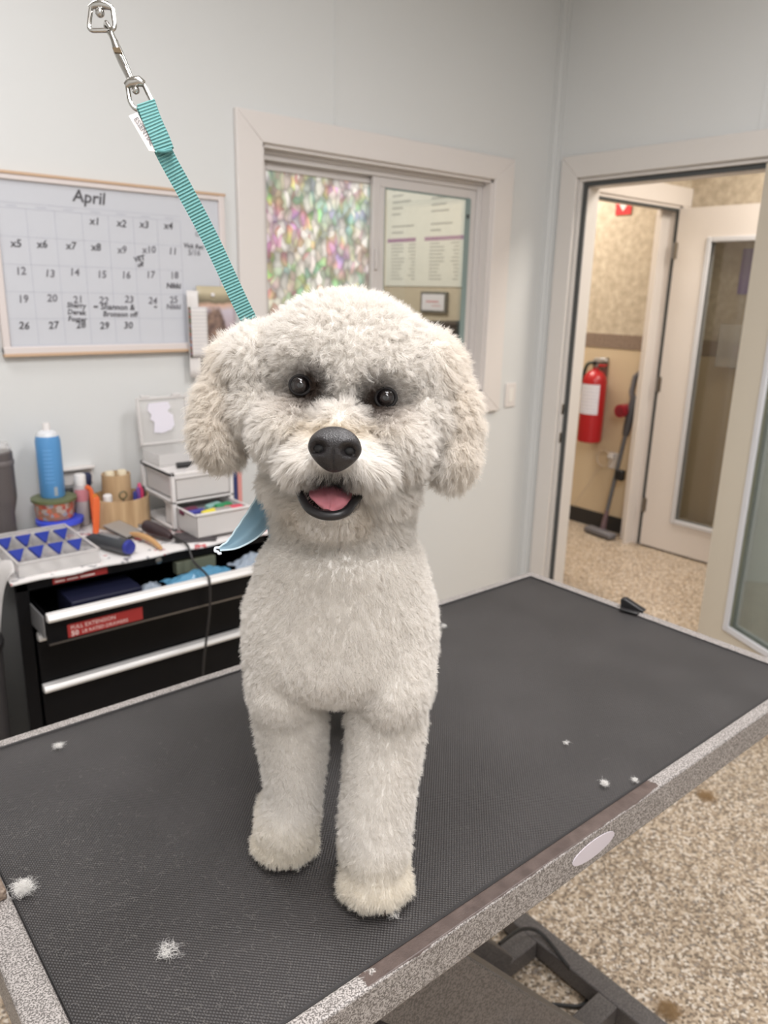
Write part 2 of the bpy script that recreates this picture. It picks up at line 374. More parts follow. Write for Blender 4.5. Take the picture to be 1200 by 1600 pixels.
struct(MB().box(.7, 5.0, 6.1, 6.2, 0, 2.65).build('wall_office_back', OFFWALL, flat=True), 'rear wall of the office', 'wall')
d2 = struct(thing('door_2', 'white open door with a tall glass lite in the hall', 'door', (PX1, YB, 0)))
HDOOR = pm('white door', (222, 214, 208), .4)
b = MB(); T = M4((1, 0, 0), (0, 0, 1), (0, -1, 0), (0, 0, 0))
b.prism([(PX0-.09, PZ+.1), (PX1+.082, PZ+.1), (PX1+.082, PZ), (PX0-.09, PZ)], -YB, -YB+.022, T).box(PX0-.09, PX0, YB-.022, YB, 0, PZ).box(PX1, PX1+.080, YB-.022, YB, 0, PZ)
b.build('casing', HDOOR, d2, bevel=.003)
MB().box(PX0, PX0+.016, YB-.01, YB+TH, 0, PZ).box(PX1-.016, PX1+.002, YB-.01, YB+TH+.02, 0, PZ).box(PX0, PX1, YB-.01, YB+TH, PZ-.016, PZ).box(PX1-.1, PX1-.016, YB+.05, YB+.064, 0, PZ).build('door_jamb', HDOOR, d2)
MB().box(PX0+.016, PX1-.016, YB-.012, YB+.012, PZ-.030, PZ-.016).box(PX1-.03, PX1-.016, YB-.012, YB+.006, .01, PZ-.016).build('weatherstrip', DARKGAP, d2)
Th = Matrix.Translation((4.325, 2.545, 0)) @ Matrix.Rotation(math.radians(-90), 4, 'Z')
door_leaf(Th, .80, 2.03, .195, .20, GLASSD, d2, HDOOR)
for z in (.27, 1.03, 1.80): MB().tube([(4.300, 2.555, z-.045), (4.300, 2.555, z+.045)], .008, 8).box(4.300, 4.306, 2.53, 2.555, z-.045, z+.045).build('hinge', STEEL, d2)
# ------------------------------------------------------------------ grooming table
TZ = .93
q = NM('hammered grey enamel', .42); q.geo()
nz = q.noise(640, 2); sp = q.ramp(nz, [(.42, (90, 85, 82)), (.58, (166, 160, 156))])
pz = q.n('SeparateXYZ', {'Vector': q.co})
edge = q.math('ADD', q.noise(70, 5), q.math('MULTIPLY', q.noise(16, 2), .9))
def band(v, a, b, w):
    l = q.n('MapRange', {'Value': v, 'From Min': a-w, 'From Max': a+w}).outputs[0]
    r = q.n('MapRange', {'Value': v, 'From Min': b-w, 'From Max': b+w, 'To Min': 1.0, 'To Max': 0.0}).outputs[0]
    return q.math('MULTIPLY', l, r)
# enamel worn away along the front rim: the strip between the mat and the outer edge, two ragged ends
wear = q.math('MULTIPLY', band(pz.outputs[0], .345, .835, .045), band(pz.outputs[1], .4185, .45, .0015))
wear = q.math('MULTIPLY', wear, q.n('MapRange', {'Value': pz.outputs[2], 'From Min': .925, 'From Max': .928}).outputs[0])
wm = q.n('MapRange', {'Value': q.math('ADD', q.math('MULTIPLY', wear, 2.6), q.math('MULTIPLY', edge, -1.6)), 'From Min': .05, 'From Max': .12}).outputs[0]
q.color(q.mix(wm, sp, q.ramp(q.noise(60, 4), [(.3, (86, 72, 68)), (.7, (112, 98, 92))]))) if False else None
base = q.n('Mix', {0: wm, 6: sp, 7: q.ramp(q.noise(60, 4), [(.3, (66, 54, 50)), (.7, (86, 73, 68))])}, data_type='RGBA')
q.color(base.outputs[2]); q.bump(nz, .5, .0006); ENAMEL = q.m
q = NM('ribbed rubber mat', .52); q.geo()
sx = q.n('VectorMath', {0: q.co, 1: (math.pi*2/.0042,)*3}, operation='MULTIPLY').outputs[0]
xy = q.n('SeparateXYZ', {'Vector': sx})
dots = q.math('MULTIPLY', q.math('SINE', xy.outputs[0]), q.math('SINE', xy.outputs[1]))
dust = q.ramp(q.noise(9, 5), [(.4, (41, 38, 38)), (.75, (52, 49, 49))])
dd = q.n('MapRange', {'Value': dots, 'From Min': .3, 'From Max': .9}).outputs[0]
mx = q.n('Mix', {0: q.math('MULTIPLY', dd, .5), 6: dust, 7: lin(84, 81, 80)}, data_type='RGBA')
q.color(mx.outputs[2]); q.bump(dots, .8, .0007); MAT = q.m
tx0, tx1, ty0, ty1 = .098, 1.312, .418, 1.036
tb = thing('grooming_table', 'electric grooming table with grey speckled frame and black rubber top under the dog', 'table', (.7, .72, 0))
fr = MB()
for (a0, a1, b0, b1) in ((tx0, tx1, ty0, ty0+.0185), (tx0, tx1, ty1-.016, ty1), (tx0, tx0+.032, ty0, ty1), (tx1-.022, tx1, ty0, ty1)):
    fr.box(a0, a1, b0, b1, TZ-.048, TZ)
fr = MB()
out = [(tx0, ty0), (tx1, ty0), (tx1, ty1), (tx0, ty1)]; inn = [(tx0+.032, ty0+.0185), (tx1-.022, ty0+.0185), (tx1-.022, ty1-.016), (tx0+.032, ty1-.016)]
v = [(x, y, z) for z in (TZ-.048, TZ) for x, y in out] + [(x, y, z) for z in (TZ-.048, TZ) for x, y in inn]
f = []
for i in range(4):
    j = (i+1) % 4
    f += [(i, j, 4+j, 4+i), (8+i, 12+i, 12+j, 8+j), (4+i, 4+j, 12+j, 12+i), (i, 8+i, 8+j, j)]
fr.add(v, f); fr.build('table_frame', ENAMEL, tb, bevel=.003)
MB().box(tx0+.031, tx1-.021, ty0+.018, ty1-.0155, TZ-.03, TZ-.003).build('rubber_mat', MAT, tb, bevel=.002)
lip = MB(); e = .0035
lip.tube([(tx0+.0335, ty0+.0205, TZ-.002), (tx1-.0235, ty0+.0205, TZ-.002), (tx1-.0235, ty1-.018, TZ-.002), (tx0+.0335, ty1-.018, TZ-.002)], .0022, 6, closed=True)
lip.build('mat_edge', pm('black rubber edge', (44, 42, 42), .6), tb)
MB().box(tx0+.03, tx1-.03, ty0+.03, ty1-.03, TZ-.045, TZ-.031).build('underside', pm('board underside', (60, 52, 48), .8), tb)
# oval sticker on the front face
c0 = at(927, 1329, 'y', ty0)
ov = MB().prism([(.041*math.cos(a*math.pi/16), .0125*math.sin(a*math.pi/16)) for a in range(32)], 0, .0008, M4((1, 0, 0), (0, 0, 1), (0, -1, 0), (c0.x, ty0-.0001, TZ-.0235)))
lab(ov.build('oval_sticker', pm('pale lilac sticker', (196, 188, 194), .5), tb), 'pale oval sticker on the front edge')
# lift: base frame on the floor, scissor arms, motor box
FR = NM('grey enamel legs', .45); FR.geo(); FR.color(FR.ramp(FR.noise(420, 2), [(.42, (70, 66, 64)), (.58, (108, 102, 99))])); FR.bump(FR.noise(420, 2), .4, .0006); LEG = FR.m
bs = MB()
bs.box(1.245, 1.295, .36, 1.0, .012, .06).box(.12, .17, .36, 1.0, .012, .06)
bs.box(.17, 1.245, .875, .925, .012, .06).box(.17, 1.245, .655, .705, .012, .06).box(.17, 1.245, .40, .45, .012, .06)
bs.build('base_frame', LEG, tb, bevel=.004)
for x in (1.27, .145):
    for y in (.385, .975): MB().lathe([(.018, 0), (.02, .006), (.012, .013)], (x, y, 0), 16).build('foot_pad', BLACKBASE, tb)
def strut(x0, z0, x1, z1, y, wd=.03, th=.045):
    dx, dz = x1-x0, z1-z0; L = math.hypot(dx, dz); a = math.atan2(dz, dx)
    return MB().box(0, L, -wd/2, wd/2, -th/2, th/2, Matrix.Translation((x0, y, z0)) @ Matrix.Rotation(-a, 4, 'Y'))
for y, s in ((.55, 1), (.84, 1)):
    strut(1.04, .13, .42, .84, y, .05, .11).build('lift_arm', LEG, tb, bevel=.003)
    strut(.80, .13, .22, .80, y, .03, .05).build('lift_arm', LEG, tb, bevel=.003)
MB().tube([(.73, .5, .485), (.73, .88, .485)], .014, 12).build('pivot_rod', STEEL, tb)
MB().box(.20, .80, .50, .90, .83, .885).build('top_plate', LEG, tb, bevel=.004)
pr = MB().prism([(.56, .06), (1.085, .06), (1.10, .085), (1.0, .20), (.62, .20), (.56, .16)], .58, .90, M4((1, 0, 0), (0, 0, 1), (0, 1, 0), (0, 0, 0)))
pr.build('motor_cover', LEG, tb, bevel=.006)
MB().box(.60, .98, .60, .86, .20, .215).build('cover_lid', pm('dark enamel', (70, 66, 66), .5), tb)
p = [at(780, 1475, 'z', .13), at(815, 1452, 'z', .10), at(845, 1458, 'z', .072), at(880, 1500, 'z', .068), at(905, 1535, 'z', .02), at(918, 1558, 'z', .006), at(905, 1572, 'z', .006), at(870, 1570, 'z', .006), at(822, 1567, 'z', .006), at(760, 1560, 'z', .006)]
def smooth(pts, n=8):
    pts = [Vector(a) for a in pts]; P = [pts[0]]+pts+[pts[-1]]; o = []
    for i in range(1, len(P)-2):
        for k in range(n):
            t = k/n; a, b_, c_, d_ = P[i-1:i+3]
            o.append(.5*((2*b_)+(c_-a)*t+(2*a-5*b_+4*c_-d_)*t*t+(3*b_-a-3*c_+d_)*t**3))
    o.append(pts[-1]); return o
MB().tube(smooth(p), .0045, 8).build('power_cable', pm('black cable', (40, 38, 36), .5), tb)
# hall latch on the right rim
lt = thing('black_clip', 'small black plastic clip on the far right rim of the grooming table', 'clip', tuple(at(1015, 955, 'z', TZ)))
c0 = at(1010, 948, 'z', TZ)
T = Matrix.Translation((tx1-.010, .772, TZ)) @ Matrix.Rotation(math.radians(-78), 4, 'Z')
BLK = pm('black plastic', (30, 29, 30), .42)
MB().prism([(-.02, .0), (.025, 0), (.028, .005), (-.014, .021), (-.022, .018)], -.008, .008, T @ M4((1, 0, 0), (0, 0, 1), (0, 1, 0), (0, 0.004, 0))).build('clip_lever', BLK, lt, bevel=.002)
MB().box(-.016, .022, -.021, -.008, 0, .005, T).build('clip_pad', BLK, lt, bevel=.002)

# ------------------------------------------------------------------ grooming arm clamp, post and arm
ga = thing('grooming_stand', 'brown clamp on the left rim of the table carrying the steel overhead post', 'clamp stand', (.09, .78, TZ))
RUSTY = NM('brown enamel', .5); RUSTY.geo(); RUSTY.color(RUSTY.ramp(RUSTY.noise(300, 3), [(.4, (104, 88, 76)), (.6, (140, 124, 110))])); RUSTY = RUSTY.m
MB().box(.055, .1265, .727, .83, TZ+.0002, TZ+.012).box(.055, .092, .727, .83, TZ-.09, TZ+.0002).box(.055, .125, .727, .83, TZ-.09, TZ-.078).build('clamp', RUSTY, ga, bevel=.002)
px_, py_ = .045, .80
MB().tube([(px_, py_, TZ-.08), (px_, py_, 2.02)], .0125, 16).build('post', STEEL, ga)
MB().tube([(px_, py_, 2.0), (.30, .812, 2.0), (.36, .814, 2.0)], .0095, 12).build('arm', STEEL, ga)
MB().box(px_-.02, px_+.02, py_-.02, py_+.02, 1.98, 2.02).build('corner_joint', BLK, ga, bevel=.003)
# hanging hardware: everything hangs in the plane facing the view, about .70 m away
def D(x, y, d): return at(x, y, 'd', d)
def rounded(pts, r, n=5):
    o = []; m = len(pts)
    for i in range(m):
        p, a, b_ = Vector(pts[i]), Vector(pts[i-1]), Vector(pts[(i+1) % m])
        u, v_ = (a-p).normalized()*r, (b_-p).normalized()*r
        for k in range(n+1):
            t = k/n; o.append(p + u*(1-t)**2 + v_*t**2)
    return o
d0 = .705
sv = thing('swivel_eye', 'polished steel swivel eye hanging from the grooming arm at the top', 'swivel', tuple(D(158, 5, d0)))
MB().tube(rounded([D(143, 6, d0), D(175, 8, d0), D(180, 47, d0), D(138, 48, d0)], .0055), .0021, 10, closed=True).build('square_ring', CHROME, sv)
MB().tube([D(139, 12, d0), D(147, 8, d0), D(157, 7, d0), D(168, 9, d0), D(176, 13, d0)], [.002, .0034, .0046, .0034, .002], 14).build('ring_collar', CHROME, sv)
MB().ball(D(156, 20, d0), .0042).tube([D(155, -6, d0), D(156, 18, d0)], .0026, 10).build('swivel_pin', CHROME, sv)
top = Vector((.33, .813, 1.972)); s0 = D(153, -4, d0); ch = MB()
nl = 12
for i in range(nl):
    a = s0.lerp(top, i/nl); b_ = s0.lerp(top, min(1.03, (i+1.35)/nl)); mdir = (b_-a).normalized(); side = mdir.cross(RT if i % 2 else FW).normalized()*.0042
    ch.tube(rounded([a-side, a+side, b_+side, b_-side], .004, 4), .0013, 6, closed=True)
lab(ch.build('chain', CHROME, sv), 'steel chain up to the arm')

gl = thing('grooming_loop', 'teal webbing grooming loop clipped overhead and running down to the dog', 'leash', tuple(D(300, 330, .74)))
ds = .703
hook = MB().tube([D(172, 44, ds-.004), D(168, 38, ds-.004), D(166, 36, ds), D(165, 40, ds+.004), D(168, 47, ds+.004), D(174, 55, ds+.001), D(180, 66, ds)], [.0016, .0021, .0023, .0023, .0026, .0028, .0030], 10)
hook.build('snap_hook', CHROME, gl)
bd = MB().tube([D(173, 50, ds), D(179, 66, ds), D(184, 80, ds), D(192, 98, ds), D(203, 122, ds), D(206, 128, ds)], [.0024, .0032, .0042, .0042, .0034, .0036], 12)
bd.build('snap_body', CHROME, gl)
lab(MB().box(-.0026, .0026, -.0034, .0034, -.002, .002, M4((D(190, 90, ds)-D(180, 68, ds)).normalized(), UP.cross(FW), -FW, D(184, 80, ds-.003))).build('thumb_slide', BRASS, gl), 'worn brass thumb slide')
MB().tube([D(189, 88, ds-.0034), D(196, 103, ds-.0032)], .0008, 6).build('slot', BLK, gl)
MB().tube(rounded([D(198, 128, ds), D(224, 130, ds), D(240, 165, ds), D(212, 172, ds), D(203, 160, ds)], .004), .0022, 10, closed=True).build('ring', CHROME, gl)
MB().tube([D(197, 134, ds-.001), D(203, 129, ds-.002), D(218, 127, ds-.002), D(225, 131, ds-.001)], [.003, .0046, .0046, .003], 12).ball(D(212, 141, ds), .0036).build('ring_collar', CHROME, gl)
q = NM('teal ribbed webbing', .7)
uvn = q.n('UVMap'); sep = q.n('SeparateXYZ', {'Vector': uvn.outputs[0]})
rib = q.math('SINE', q.math('MULTIPLY', sep.outputs[1], 2*math.pi/.0029))
wv = q.math('MULTIPLY', q.math('SINE', q.math('MULTIPLY', sep.outputs[0], 2*math.pi/.0011)), .25)
hh = q.math('ADD', rib, wv)
mm = q.n('MapRange', {'Value': hh, 'From Min': -1.0, 'From Max': .6}).outputs[0]
mx = q.n('Mix', {0: mm, 6: lin(78, 134, 136), 7: lin(120, 176, 173)}, data_type='RGBA')
q.color(mx.outputs[2]); q.bump(hh, .8, .0008); WEB = q.m
def ribbon(name, pts, wd, th, mat, parent, side=None, n=10):
    """flat webbing along pts, width across the view"""
    P = smooth(pts, n); v = []; f = []; us = []; s = 0
    for i, p in enumerate(P):
        t = (P[min(i+1, len(P)-1)]-P[max(i-1, 0)]).normalized()
        sd = side if side is not None else t.cross(-FW).normalized(); sd = (sd-t*sd.dot(t)).normalized(); nn = sd.cross(t).normalized()
        if i: s += (p-P[i-1]).length
        for a, b_ in ((-1, -1), (1, -1), (1, 1), (-1, 1)):
            v.append(p+sd*wd/2*a+nn*th/2*b_); us.append((a*wd/2, s))
    for i in range(len(P)-1):
        for k in range(4): f.append((i*4+k, i*4+(k+1) % 4, i*4+4+(k+1) % 4, i*4+4+k))
    f += [(3, 2, 1, 0), tuple(len(v)-4+k for k in range(4))]
    b_ = MB(); b_.add(v, f); o = b_.build(name, mat, parent)
    uv = o.data.uv_layers.new(name='UVMap')
    for l in o.data.loops: uv.data[l.index].uv = us[l.vertex_index]
    return o
wb = .0160
ribbon('strap', [D(226, 164, .701), D(255, 235, .705), D(290, 300, .718), D(330, 376, .735), D(380, 482, .757), D(412, 540, .775), D(450, 610, .80), D(480, 680, .815)], wb, .0016, WEB, gl)
ribbon('strap_fold', [D(228, 160, .698), D(238, 188, .6985), D(250, 215, .700), D(258, 236, .7025)], wb+.0006, .003, WEB, gl, n=14)
MB().tube([D(246, 236, .7005), D(258, 237, .7002), D(269, 234, .7005)], .0016, 8).build('fold_seam', pm('faded teal edge', (86, 140, 140), .8), gl)
# white woven brand tag
c4 = [D(201, 181, .6985), D(214, 176, .6985), D(249, 231, .701), D(243, 237, .701), D(233, 236, .701)]
nrm = (c4[1]-c4[0]).cross(c4[3]-c4[0]).normalized(); nrm = nrm if nrm.dot(-FW) > 0 else -nrm
tg = MB(); tg.add([p-nrm*.0003 for p in c4]+[p+nrm*.0003 for p in c4], [(4, 3, 2, 1, 0), (5, 6, 7, 8, 9)]+[(i, (i+1) % 5, 5+(i+1) % 5, 5+i) for i in range(5)])
tg.build('brand_tag', pm('white woven tag', (222, 214, 212), .6), gl)
xd = (D(243, 231, .701)-D(211, 181, .6985)).normalized(); yd = nrm.cross(xd).normalized()
MB().text('ESSENTIAL', .0060, M4(xd, yd, nrm, D(209, 184, .6983)+nrm*.0006-yd*.0006+xd*.001), .005).build('tag_lettering', pm('grey print', (112, 110, 112), .6), gl)

# ------------------------------------------------------------------ whiteboard
wbx0, wbx1, wbz0, wbz1 = .628, 1.386, 1.318, 1.838
bd = thing('whiteboard', 'framed whiteboard with a handwritten April calendar on the back wall', 'whiteboard', (1.0, YB, wbz0))
WOODF = pm('pale frame top', (196, 166, 138), .5); FRW = pm('white board frame', (214, 205, 202), .45)
WB = pm('whiteboard enamel', (198, 200, 206), .18)
MB().box(wbx0+.016, wbx1-.016, YB-.012, YB-.002, wbz0+.018, wbz1-.016).build('panel', WB, bd, flat=True)
MB().box(wbx0, wbx0+.022, YB-.022, YB, wbz0, wbz1).box(wbx1-.022, wbx1, YB-.022, YB, wbz0, wbz1).box(wbx0, wbx1, YB-.021, YB, wbz1-.020, wbz1-.004).box(wbx0, wbx1, YB-.024, YB, wbz0+.004, wbz0+.026).build('frame', FRW, bd, bevel=.003)
MB().box(wbx0, wbx1, YB-.026, YB, wbz0-.004, wbz0+.006).build('wooden_edging', WOODF, bd, bevel=.002)
lab(MB().box(wbx0, wbx1+.004, YB-.024, YB, wbz1-.005, wbz1+.004).build('wooden_edging', WOODF, bd, bevel=.002), 'pale wooden edging strip')
# printed grid: corner pixels in the photograph give the spacing
GR = pm('pale grid print', (178, 180, 190), .4)
gx0, gx1 = .652, 1.222; gz0, gz1 = 1.348, 1.742
g = MB(); yb = YB-.0125
cols = [gx0+(gx1-gx0)*i/7 for i in range(8)]; rows = [gz1-(gz1-gz0)*i/5 for i in range(6)]
for x in cols: g.box(x-.0007, x+.0007, yb, yb+.001, gz0, gz1)
for z in rows: g.box(gx0, gx1, yb, yb+.001, z-.0007, z+.0007)
g.box(gx0, gx1, yb, yb+.001, gz1+.014, gz1+.0155)
for i in range(7): g.box(cols[i]+.028, cols[i]+.058, yb, yb+.001, gz1+.005, gz1+.008)
g.build('calendar_grid', GR, bd)
INK = pm('dry black marker', (74, 72, 76), .5)
INK2 = pm('faded marker', (108, 106, 112), .5)
h1, h2 = INK, INK2; yt = YB-.0132
def wtxt(b_, s, x, z, size, rot=0, bold=.012):
    T = M4((1, 0, 0), (0, 0, 1), (0, -1, 0), (x, yt, z)) @ Matrix.Rotation(math.radians(rot), 4, 'Z') @ Matrix(((1, .12, 0, 0), (0, 1, 0, 0), (0, 0, 1, 0), (0, 0, 0, 1)))
    MB().text(s, size, T, bold).build('handwriting', b_, bd, flat=True)
wtxt(h1, 'April', .872, 1.776, .050, -2, .015)
R2 = random.Random(3)
day = 1
for r in range(5):
    for c in range(7):
        if (r == 0 and c < 3) or day > 30: continue
        s = ('x' if day <= 10 else '') + str(day)
        wtxt(h1 if day < 9 or day > 25 else h2, s, cols[c]+(.030 if day > 10 else .024)+R2.uniform(-.004, .006), rows[r]-.030+R2.uniform(-.003, .003), .031, R2.uniform(-5, 5), .016)
        day += 1
wtxt(h1, 'VET', cols[5]-.004, rows[1]-.058, .022, 14, .03); wtxt(h1, 'off', cols[5]+.006, rows[1]-.074, .020, 14, .03)
wtxt(h1, 'Nikki', cols[6]+.020, rows[2]-.058, .024, 0, .03)
for k, s in enumerate(('Sherry', 'Derek', 'Foster')): wtxt(h1, s, cols[2]+.012, rows[3]-.044-.021*k, .022, -3, .02)
wtxt(h1, '-', cols[3]+.012, rows[3]-.053, .05); wtxt(h1, 'Shannon &', cols[3]+.036, rows[3]-.050, .026, -1, .018); wtxt(h1, 'Bronson off', cols[3]+.042, rows[3]-.072, .024, -1, .018)
wtxt(h1, '-', cols[5]+.052, rows[3]-.050, .04); wtxt(h2, 'Nikki', cols[6]+.016, rows[3]-.048, .024, 0, .02)
wtxt(h1, 'Vick Rec', cols[7]+.008, 1.660, .021, -2, .02); wtxt(h2, '5/16', cols[7]+.022, 1.636, .026, 0, .01)
wtxt(h2, 'N', cols[7]+.052, 1.722, .024, 0, .03); wtxt(h2, 'Off', cols[7]+.052, 1.698, .022, 0, .01)

# ------------------------------------------------------------------ papers beside the whiteboard
yp = YB-.030
def paper(name, label, px0, px1, pz0, pz1, y, mat, curl=.006):
    o = MB()
    o.grid(lambda u, v_: (px0+(px1-px0)*u, y-curl*(2*u-1)**2*.5-curl*(1-v_)*.5, pz0+(pz1-pz0)*v_), 8, 10)
    o = o.build(name, mat, solid=.0008); return tag(o, label, 'paper')
q = NM('dog photo print', .35)
vz = q.n('SeparateXYZ', {'Vector': q.co})
bg = q.ramp(q.math('ADD', vz.outputs[2], q.math('MULTIPLY', q.noise(14, 3), .03)), [(.05, (58, 52, 54)), (.12, (100, 84, 84)), (.16, (170, 150, 154)), (.23, (196, 186, 196)), (.25, (206, 170, 150)), (.262, (112, 104, 84)), (.29, (190, 178, 150))])
ell = q.n('VectorMath', {0: q.n('VectorMath', {0: q.co, 1: (.008, 0, -.15)}, operation='ADD').outputs[0], 1: (1/.042, 0, 1/.075)}, operation='MULTIPLY').outputs[0]
dog_m = q.n('MapRange', {'Value': q.math('ADD', q.n('VectorMath', {0: ell}, operation='LENGTH').outputs['Value'], q.math('MULTIPLY', q.noise(30, 3), .5)), 'From Min': 1.1, 'From Max': 1.4, 'To Min': 1.0, 'To Max': 0.0}).outputs[0]
pic = q.n('Mix', {0: dog_m, 6: bg, 7: q.ramp(q.noise(26, 4), [(.35, (92, 74, 70)), (.55, (136, 112, 100)), (.7, (190, 160, 132))])}, data_type='RGBA')
q.color(pic.outputs[2]); PHOTO = q.m
p0 = at(302, 440, 'y', yp); p1 = at(362, 575, 'y', yp)
paper('calendar_poster', 'glossy poster with a brown dog photograph pinned at the whiteboard corner', 1.262, 1.412, 1.238, 1.536, YB-.028, PHOTO, .002)
PWH = pm('white paper', (222, 218, 216), .7)
paper('paper_strip', 'narrow blank white paper strip hanging below the list card', 1.222, 1.264, 1.226, 1.52, YB-.034, PWH, .004)
q = NM('list card print', .6); vz = q.n('SeparateXYZ', {'Vector': q.co})
ln = q.math('SINE', q.math('MULTIPLY', vz.outputs[2], 2*math.pi/.0125))
lm = q.math('MULTIPLY', q.n('MapRange', {'Value': ln, 'From Min': .3, 'From Max': .6}).outputs[0], .3)
c_ = q.n('Mix', {0: lm, 6: lin(218, 214, 212), 7: lin(150, 148, 156)}, data_type='RGBA')
c2 = q.n('Mix', {0: q.n('MapRange', {'Value': vz.outputs[0], 'From Min': -.0262, 'From Max': -.0258, 'To Min': 1.0, 'To Max': 0.0}).outputs[0], 6: c_.outputs[2], 7: q.ramp(q.noise(60, 0), [(.4, (70, 84, 60)), (.5, (140, 70, 60)), (.6, (90, 120, 140))], 'CONSTANT')}, data_type='RGBA')
q.color(c2.outputs[2]); LIST = q.m
o = paper('list_card', 'tall list card with a pale green border and coloured tabs', 1.222, 1.292, 1.296, 1.466, YB-.042, LIST, .003)
mg = thing('magnet', 'small round white magnet holding the dog poster', 'magnet', (1.322, YB-.036, 1.50))
MB().lathe([(.007, 0), (.007, .004), (.005, .006)], (0, 0, 0), 16, M4((1, 0, 0), (0, 0, 1), (0, -1, 0), (1.322, YB-.031, 1.507))).build('cap', PWH, mg)

# ------------------------------------------------------------------ office seen through the window
OX = 3.35
pst = thing('price_list', 'large white wall poster of price lists with purple header bars, seen through the window', 'poster', (OX, 3.65, 1.56))
MB().box(OX-.006, OX, 3.28, 4.02, 1.57, 2.20).build('sheet', pm('poster sheet', (206, 208, 200), .5), pst)
PR = pm('grey print lines', (158, 160, 156), .6); PU = pm('purple header', (150, 118, 146), .6)
ln = MB(); R3 = random.Random(5)
for (ya, yb_) in ((3.98, 3.72), (3.62, 3.34)):
    for k in range(11):
        z = 1.815-k*.0205
        ln.box(OX-.007, OX-.006, ya-.02-R3.uniform(.07, .13), ya-.02, z, z+.007).box(OX-.007, OX-.006, yb_+.01, yb_+.01+R3.uniform(.03, .07), z, z+.007)
    for k in range(8):
        z = 2.14-k*.036
        if k == 5: continue
        ln.box(OX-.007, OX-.006, ya-.02-R3.uniform(.08, .23), ya-.02, z, z+.010)
ln.build('printed_lines', PR, pst)['kind'] = 'stuff'
MB().box(OX-.007, OX-.006, 3.73, 4.0, 1.835, 1.857).box(OX-.007, OX-.006, 3.30, 3.65, 1.835, 1.857).build('header_bar', PU, pst)
ct = thing('framed_certificate', 'small dark framed certificate on the office wall below the price list', 'picture frame', (OX, 3.53, 1.41))
MB().box(OX-.02, OX, 3.425, 3.655, 1.415, 1.54).build('picture_frame', pm('dark frame', (74, 78, 78), .4), ct, bevel=.003)
MB().box(OX-.0215, OX-.018, 3.442, 3.638, 1.430, 1.525).build('certificate', pm('certificate paper', (206, 206, 212), .5), ct)
MB().box(OX-.0225, OX-.0215, 3.49, 3.60, 1.476, 1.487).box(OX-.0225, OX-.0215, 3.47, 3.55, 1.455, 1.46).build('certificate_print', pm('reddish print', (190, 140, 146), .6), ct)
oc = thing('office_chair', 'black office chair back seen low through the window', 'chair', (2.95, 3.35, 0))
BF = pm('black fabric', (50, 50, 52), .8)
MB().box(2.86, 3.31, 3.15, 3.22, .72, 1.385).build('backrest', BF, oc, bevel=.03)
MB().box(2.85, 3.31, 3.24, 3.70, .47, .55).build('seat', BF, oc, bevel=.03)
MB().tube([(3.08, 3.22, .76), (3.08, 3.225, .50), (3.08, 3.46, .44)], .02, 8).build('back_bracket', BLK, oc)
MB().tube([(3.08, 3.46, .08), (3.08, 3.46, .47)], .03, 12).build('gas_column', BLK, oc)
for a in range(5):
    c_, s_ = math.cos(a*1.2566), math.sin(a*1.2566)
    MB().tube([(3.08, 3.46, .11), (3.08+.23*c_, 3.46+.23*s_, .07)], [.025, .015], 8).ball((3.08+.23*c_, 3.46+.23*s_, .03), .03, n=12).build('leg', BLK, oc)
st = thing('letter_tray', 'dark box on a shelf behind the dog head in the office', 'box', (3.25, 3.93, 1.3))
MB().box(3.22, 3.35, 3.83, 4.05, 1.40, 1.455).build('tray', pm('slate box', (90, 100, 102), .6), st, bevel=.003)
MB().box(3.15, 3.35, 3.80, 4.10, 1.385, 1.40).build('shelf_board', OFFWALL, st)

# ------------------------------------------------------------------ hall things
fe = thing('fire_extinguisher', 'red fire extinguisher with white label hanging on the hall wall', 'fire extinguisher', (XF-.09, 3.04, .60))
RED = pm('extinguisher red', (168, 30, 36), .3); ex, ey = XF-.094, 3.020
MB().lathe([(.0, .0), (.072, .0), (.079, .008), (.079, .40), (.072, .43), (.048, .462), (.022, .475), (.020, .49)], (ex, ey, .60), 36).build('cylinder', RED, fe)
a = []
lb = MB(); v = []; n_ = 18
for i in range(n_+1):
    t = math.radians(180-62+124*i/n_) ; v += [(ex+.0802*math.cos(t), ey+.0802*math.sin(t), z) for z in (.79, .985)]
lb.add(v, [(2*i, 2*i+2, 2*i+3, 2*i+1) for i in range(n_)])
q = NM('extinguisher label', .5); vz = q.n('SeparateXYZ', {'Vector': q.co}); ln_ = q.math('SINE', q.math('MULTIPLY', vz.outputs[2], 2*math.pi/.022))
c_ = q.n('Mix', {0: q.math('MULTIPLY', q.n('MapRange', {'Value': ln_, 'From Min': .2, 'From Max': .8}).outputs[0], q.math('MULTIPLY', q.noise(50, 1), .6)), 6: lin(226, 224, 232), 7: lin(120, 130, 170)}, data_type='RGBA'); q.color(c_.outputs[2])
lb.build('label', q.m, fe)
MB().lathe([(.019, 0), (.024, .005), (.024, .03), (.012, .036), (.012, .05)], (ex, ey, 1.088), 20).build('valve', STEEL, fe)
MB().prism([(-.085, .045), (-.07, .066), (.01, .060), (.03, .035), (.0, .030)], -.012, .012, M4((0, 1, 0), (0, 0, 1), (1, 0, 0), (ex, ey, 1.09))).build('lever', pm('light metal', (196, 194, 194), .35, .6), fe, bevel=.003)
MB().prism([(-.075, .022), (-.088, .035), (-.01, .030), (-.01, .012)], -.010, .010, M4((0, 1, 0), (0, 0, 1), (1, 0, 0), (ex, ey, 1.08))).build('carry_handle', pm('red tab', (180, 40, 46), .4), fe, bevel=.002)
MB().lathe([(.014, 0), (.014, .012)], (0, 0, 0), 16, ONRIGHT(ex-.02, ey-.005, 1.118)).build('gauge', BLK, fe)
